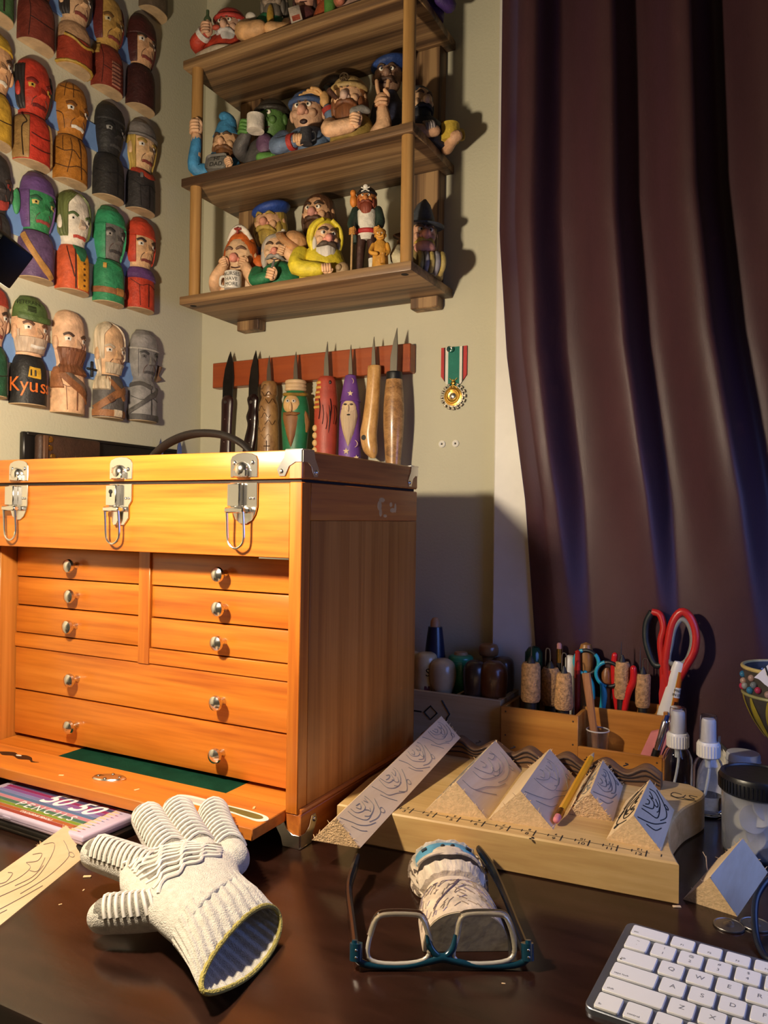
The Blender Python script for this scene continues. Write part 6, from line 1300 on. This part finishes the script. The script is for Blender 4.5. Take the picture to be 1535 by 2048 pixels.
# ------------------------------------------------------------------ spectacles standing upside down on their brow line
def spectacles():
    Lp = Vector((-.2765, .4930, 0)); Rp = Vector((-.1625, .5560, 0)); ex = (Rp-Lp).normalized(); Wd = (Rp-Lp).length
    t = thing('spectacles', 'rectangular spectacles with dark teal and clear rims, upside down on desk', 'spectacles', tuple(Lp), math.atan2(ex.y, ex.x))
    teal = paint('#0c3a4c', .2, 0, .1, 0, coat=.4); clear = glass('rim', (.80, .76, .68, 1), .06, 1.4); gold = paint('#e0d8c8', .22, .35, .03, 0)
    tl = R(-16)   # front leans back
    def fp(x, z): return (x, z*.95*sin(-tl), .003+z*.94*cos(tl))
    def lens(x0, x1, s):
        o = [(x0, .006), (x0+.002*s+.001, .020), (x0+.006, .0330), (x0+.014, .0360), (x1-.014, .0360), (x1-.006, .0335), (x1-.001, .020), (x1-.001, .008), (x1-.010, .0025), (x0+.012, .0015)]
        return o
    half = Wd/2
    for s, (a, b) in enumerate(((.011, half-.0085), (half+.0085, Wd-.011))):
        o = lens(a, b, s); P3 = [fp(x, z) for x, z in o]
        rm = mk('rim', tube(P3, .0017, 10, True, k=3), gold, t)
        top = [fp(x, z+.0015) for x, z in o[1:8]] ; mk('clear_rim', tube(top, .0024, 10, k=4), clear, t)
        sm = smoothpts(P3, 3, True); c_ = sum(sm, Vector())/len(sm); n = len(sm)
        mk('lens', ([tuple(p) for p in sm]+[tuple(p+Vector((0, .0012, 0))) for p in sm], [tuple(range(n)), tuple(range(2*n-1, n-1, -1))]+[(i, (i+1) % n, n+(i+1) % n, n+i) for i in range(n)]), glass('lens', (1, 1, 1, 1), 0, 1.12), t)
    mk('brow_bar', cat(tube([fp(.001, .018), fp(.002, .006), fp(.012, .0005), fp(.036, -.0005), fp(half-.010, .003), fp(half, .0055), fp(half+.010, .003), fp(Wd-.036, -.0005), fp(Wd-.012, .0005), fp(Wd-.002, .006), fp(Wd-.001, .018)], [.0022, .0028, .0024, .0020, .0026, .0032, .0026, .0020, .0024, .0028, .0022], 10, k=5)), teal, t)
    mk('bridge', tube([fp(half-.0105, .022), fp(half-.0085, .013), fp(half-.004, .0075), fp(half, .0065), fp(half+.004, .0075), fp(half+.0085, .013), fp(half+.0105, .022)], [.0016, .0026, .0026, .0024, .0026, .0026, .0016], 10, k=4), teal, t)
    for sx, x in ((-1, .002), (1, Wd-.002)):
        ep = mk('end_piece', tube([fp(x, .004), fp(x, .016)], [.0048, .0048], 12), teal, t)
        for z in (.008, .013): mk('rivet', ell(tuple(Vector(fp(x, z))+Vector((0, -.0046, 0))), (.0011, .0006, .0011), 8, 5), CHROME, ep)
        Minv = Matrix.Rotation(-math.atan2(ex.y, ex.x), 4, 'Z')
        tip = (Vector((-.3440, .6190, .020)) if sx < 0 else Vector((-.2515, .6850, .022)))
        tipl = Minv @ (tip-Lp)
        b0 = Vector(fp(x, .010)); md = b0.lerp(tipl, .66); md.z = .012; md.x += sx*.007
        ta = mk('temple_arm', tube([b0, b0.lerp(md, .35), md, md.lerp(tipl, .5)+Vector((0, 0, .002)), tipl], [.0028, .0026, .0030, .0038, .0026], 8, k=5, flat=1.3, up=(0, 0, 1)), paint('#101418', .25, 0, .1, 0, coat=.4), t)
        mk('hinge', mv(box(-.0015, .0015, 0, .006, -.003, .003, .0005), b0.x, b0.y+.001, b0.z), CHROME, t)
spectacles()

# ------------------------------------------------------------------ pale furry bust lying on the desk
def lying_bust():
    ax = Vector((-.50, .866, 0)).normalized(); up = Vector((0, 0, 1)); sd = ax.cross(up)
    M = Matrix((up, sd*-1, ax)).transposed()
    if M.determinant() < 0: M = Matrix((up, sd, ax)).transposed()
    e = M.to_euler(); wht = '#d8c4ae'
    b = Bust('white furry carved bust with blue face lying behind the spectacles', 0, 0, wht, wht, h=.150, w=.066, d=.030, loc=(-.2135, .5560, .0004), rot=tuple(e), grp=None)
    for p in list(b.t.children):
        if p.name.startswith('cut_end'): p.data.materials[0] = paint('#a89a80', .8, 0, .1, .2)
    fur = grain('#dccab4')
    b.shell('furry_brow', .86, .99, -80, 80, .0035, fur, .0010)
    b.shell('blue_face', .725, .875, -66, 66, .0014, '#5596b4')
    b.add('snout', ell((.0268, 0, .1075), (.0065, .0150, .0105), 16, 10), wht)
    b.add('nostril', cat(ell((.0328, -.0045, .111), (.0016, .0022, .0014), 8, 6), ell((.0328, .0045, .111), (.0016, .0022, .0014), 8, 6)), INK)
    for s in (-1, 1): b.band('eye', [(s*30, .80), (s*40, .80)], .0040, '#16222a', .0026)
    m = b.band('open_mouth', [(-74, .575), (-46, .630), (-16, .655), (16, .655), (46, .630), (74, .575)], .0110, '#231a18', .0022)
    b.shell('upper_lip', .668, .70, -60, 60, .0036, wht); 
    b.shell('lower_jaw', .50, .60, lambda v: -80+60*(v-.5), lambda v: 80-60*(v-.5), .0042, fur, .0008)
    for s in (-1, 1): b.shell('cheek_fur', .52, .90, s*62, s*90, .0030, fur, .0010)
    r_ = random.Random(8)
    for k in range(170):
        v = r_.uniform(.03, .40); a = r_.uniform(-84, 84); l = r_.uniform(.02, .055); sl = (1 if a > 0 else -1)*r_.uniform(-10, -3)
        b.band('fur_line', [(a, v), (a+sl*.5, v+l*.5), (a+sl, v+l)], .0006, '#8c7a6c' if k % 4 else '#8a7c98', .0003, b.torso, 2)
    b.band('chest_groove', [(4, .42), (0, .34), (-6, .27), (-22, .18), (-40, .10)], .0013, '#5c4c5c', .0006)
    for k in range(36):
        v = r_.uniform(.50, .95); a = r_.choice((-1, 1))*r_.uniform(64, 88)
        b.band('fur_line', [(a, v), (a*.96, v+.03)], .0007, '#7a6a5c', .0040, b.head)
lying_bust()

# ------------------------------------------------------------------ knitted grip glove
def glove():
    O = Vector((-.40, .475, 0))
    t = thing('work_glove', 'white knitted work glove with grey striped palm, cuff towards camera', 'glove', tuple(O))
    yarn = paint('#d8d2c6', .95, 0, .08, .8, 900, sheen=.3, vs=200); grey = paint('#8f8a80', .95, 0, .15, .8, 900, vs=200); rub = paint('#e2ddd2', .7, 0, .05, .2)
    bm = bmesh.new()
    def el_ring(c, wdir, hw, hh, n=28, ud=Vector((0, 0, 1))):
        c = Vector(c); wdir = Vector(wdir).normalized(); return [c+wdir*hw*cos(2*PI*j/n)+ud*hh*sin(2*PI*j/n) for j in range(n)]
    wd = Vector((-.12, .99, 0)).normalized(); wk = Vector((.42, .90, 0)).normalized()
    palm = loft([el_ring((-.385, .4705, .024), wd, .047, .0190), el_ring((-.405, .4775, .026), Vector((.08, .99, 0)), .045, .0205), el_ring((-.428, .489, .029), Vector((.25, .96, 0)), .049, .0205), el_ring((-.448, .501, .031), wk, .052, .0185), el_ring((-.464, .509, .033), wk, .047, .0130)])
    fingers = [ # base, knuckle, tip, radii
        ((-.424, .539, .031), (-.458, .563, .037), (-.490, .590, .044), .0142),
        ((-.443, .522, .034), (-.478, .541, .042), (-.510, .562, .050), .0148),
        ((-.457, .504, .034), (-.492, .521, .041), (-.524, .537, .049), .0148),
        ((-.456, .484, .031), (-.490, .483, .034), (-.525, .480, .037), .0148),
        ((-.416, .462, .025), (-.436, .444, .024), (-.462, .431, .021), .0140)]
    gs = [palm]
    for a, k, e, r_ in fingers: gs.append(caps([a, k, e], [r_*1.08, r_, r_*.92], 14, 5))
    o = mk('glove_body', W2L(cat(*gs), t), yarn, t, ang=180)
    rm = o.modifiers.new('join', 'REMESH'); rm.mode = 'VOXEL'; rm.voxel_size = .0016; rm.use_smooth_shade = True
    sm = o.modifiers.new('smooth', 'SMOOTH'); sm.factor = .5; sm.iterations = 6
    for a, k, e, r_ in fingers:
        u_ = Vector((0, 0, .0016)); A_, K_, E_ = (Vector(q)+u_-O for q in (a, k, e))
        mk('palm_knit', caps([A_.lerp(K_, .3), K_, K_.lerp(E_, .93)], [r_*1.0, r_*.985, r_*.90], 14, 5), grey, t)
    pk = loft([el_ring((-.432, .491, .0315), Vector((.25, .96, 0)), .044, .0200), el_ring((-.448, .501, .0330), wk, .047, .0180), el_ring((-.462, .508, .0345), wk, .043, .0130)]); mk('palm_knit', W2L(pk, t), grey, t, ang=80)
    # rubber grip ribs: chevrons across each finger and waves over the palm
    for fi, (a, k, e, r_) in enumerate(fingers):
        P_ = smoothpts([a, k, e], 8); gs = []; m = len(P_)
        nb = 12 if fi < 4 else 8
        for q in range(nb):
            s = .16+.80*q/nb if fi < 4 else .35+.6*q/nb
            i = s*(m-1); j = min(int(i), m-2); c = P_[j].lerp(P_[j+1], i-j); d = (P_[j+1]-P_[j]).normalized(); sd = d.cross(Vector((0, 0, 1))).normalized(); up = sd.cross(d); pts = []
            rr = r_*(1.03-.10*s)+.0004; c = c+Vector((0, 0, .0016))
            for w in range(9):
                an = R(-78+156*w/8); pts.append(c+sd*rr*sin(an)+up*rr*cos(an)+d*(.0045*(1-abs(w-4)/4)-.001))
            gs.append(tube([p-O for p in pts], .0015, 6))
        fo = mk('grip_stripes', cat(*gs), rub, t)
    gs = []
    for q in range(9):
        s = q/8; c0 = Vector((-.466+.044*s, .506-.020*s, 0)); pts = []
        for w in range(13):
            u = -1+w/6; p = c0+wk.lerp(wd, s*.6)*(.040*u)+Vector((.003*sin(w*1.9+q), 0, 0)); hh = (.0135+.0062*min(1, s*1.6)); p.z = .0345-.0045*s+hh*math.sqrt(max(0, 1-(u*.86)**2))+.0004
            pts.append(p-O)
        gs.append(tube(pts, .0015, 6, k=2))
    mk('grip_stripes', cat(*gs), rub, t)
    # ribbed cuff, open towards the camera side
    st = [((-.395, .474, .0250), wd, .0475, .0195), ((-.380, .4680, .0225), wd, .0485, .0190), ((-.366, .4625, .0205), wd, .0505, .0185), ((-.354, .4575, .0170), wd, .0525, .0155), ((-.346, .4545, .0155), wd, .0540, .0140)]
    n = 168; V = []; F = []
    def ring(c, w, hw, hh, ins):
        r_ = []
        for j in range(n):
            a = 2*PI*j/n; f = 1; rb = .0009*sin(a*28); hz = hh*(1+.34*cos(a)*min(1, (Vector(c).x+.395)/.045)+.05*sin(3*a)); p = Vector(c)+Vector(w)*(hw-ins+rb)*cos(a)+Vector((0, 0, 1))*(hz-ins+rb)*sin(a)
            p.x += .010*sin(a)*-1*(1 if ins == 0 else 1)*((Vector(c).x+.395)/.05); p.z = max(p.z, .0012); r_.append(p-O)
        return r_
    outer = [ring(c, w, a, b, 0) for c, w, a, b in st]; inner = [ring(c, w, a, b, .0022) for c, w, a, b in reversed(st)]
    mk('ribbed_cuff', loft(outer+inner, True, False), yarn, t, ang=60)
    hem = [(Vector(a)+Vector(b))/2 for a, b in zip(outer[-1], inner[0])]; mk('yellow_hem', tube([tuple(p) for p in hem[::3]], .0019, 8, True), paint('#b8aa5c', .95, 0, .2, .8, 700), t)
    mk('loose_yarn', cat(tube([tuple(hem[35]), tuple(hem[24]+Vector((-.006, 0, 0))), tuple(hem[7]+Vector((-.004, 0, 0)))], .0014, 6, k=4), tube([tuple(hem[35]), tuple(hem[26]+Vector((-.016, 0, -.004))), tuple(hem[7]+Vector((-.010, 0, 0)))], .0012, 6, k=4)), yarn, t)
    mk('thumb_patch', cat(ell((-.455-O.x, .437-O.y, .0235), (.0148, .0128, .0118), 14, 9)), paint('#8c877e', .95, 0, .35, .6, 500, vs=120), t)  # mottled grey patch around the thumb tip
glove()

# ------------------------------------------------------------------ flat tins of coloured pencils
def tins():
    b = thing('flat_tin', 'black flat tin under the printed pencil tin', 'tin', (-.690, .5680, 0), R(-2))
    mk('tin_case', box(-.110, .098, -.036, .038, 0, .0085, .002, 2), paint('#15120f', .3, 0, .05, 0), b); mk('tin_lip', box(-.109, .0985, -.0365, -.0355, .0030, .0042), paint('#3a332c', .3), b)
    t = thing('pencil_tin', 'lilac tin printed with coloured pencils and white lettering', 'tin', (-.690, .5680, .0087), R(-2))
    mk('tin_case', box(-.108, .092, -.034, .036, 0, .0095, .0025, 3), paint('#c4b4cc', .3, 0, .03, 0), t)
    mk('seam', box(-.1082, .0922, -.0342, .0362, .0042, .0048), paint('#8c7c94', .4), t)
    mk('clasp', box(-.030, -.018, -.0352, -.0338, .0035, .0062, .0004), paint('#b8acc4', .3), t)
    cols = ['#8c3a34', '#9c5a30', '#6b8a34', '#2f6b5c', '#b07888', '#3f6a94', '#6b74a8', '#7a4a8c', '#8c2c5c', '#4a4468', '#a04070']
    z = .0096; n = len(cols)
    for i, c in enumerate(cols):
        y0 = -.030+.0058*i
        s = mk('printed_pencil', box(-.098+.002*(i % 2), .066+.001*(i % 2), y0, y0+.0052, z-.0001, z+.0001), paint(c, .35, 0, .05, 0), t)
        mk('printed_point', prism([(.066, y0), (.066, y0+.0052), (.080, y0+.0026)], z-.0001, z+.0001), paint('#d8b898', .4, 0, 0, 0), s)
        mk('printed_lead', prism([(.077, y0+.0020), (.077, y0+.0032), (.0815, y0+.0026)], z, z+.0002), paint(c, .4, 0, 0, 0), s)
    wt = paint('#efe9ee', .4, 0, 0, 0)
    mk('lettering', mv(text_geo('50', .036, .0001, shear=.3, offs=.0006), -.010, .016, z+.0002), wt, t); mk('lettering', mv(text_geo('50', .036, .0001, shear=.3, offs=.0006), .036, .016, z+.0002), wt, t)
    mk('lettering', mv(text_geo('P E N C I L S', .0165, .0001, offs=-.0001), .005, -.010, z+.0002), wt, t); mk('lettering', mv(text_geo('COLOURING PENCILS', .0050, .0001), .008, -.0235, z+.0002), wt, t)
tins()
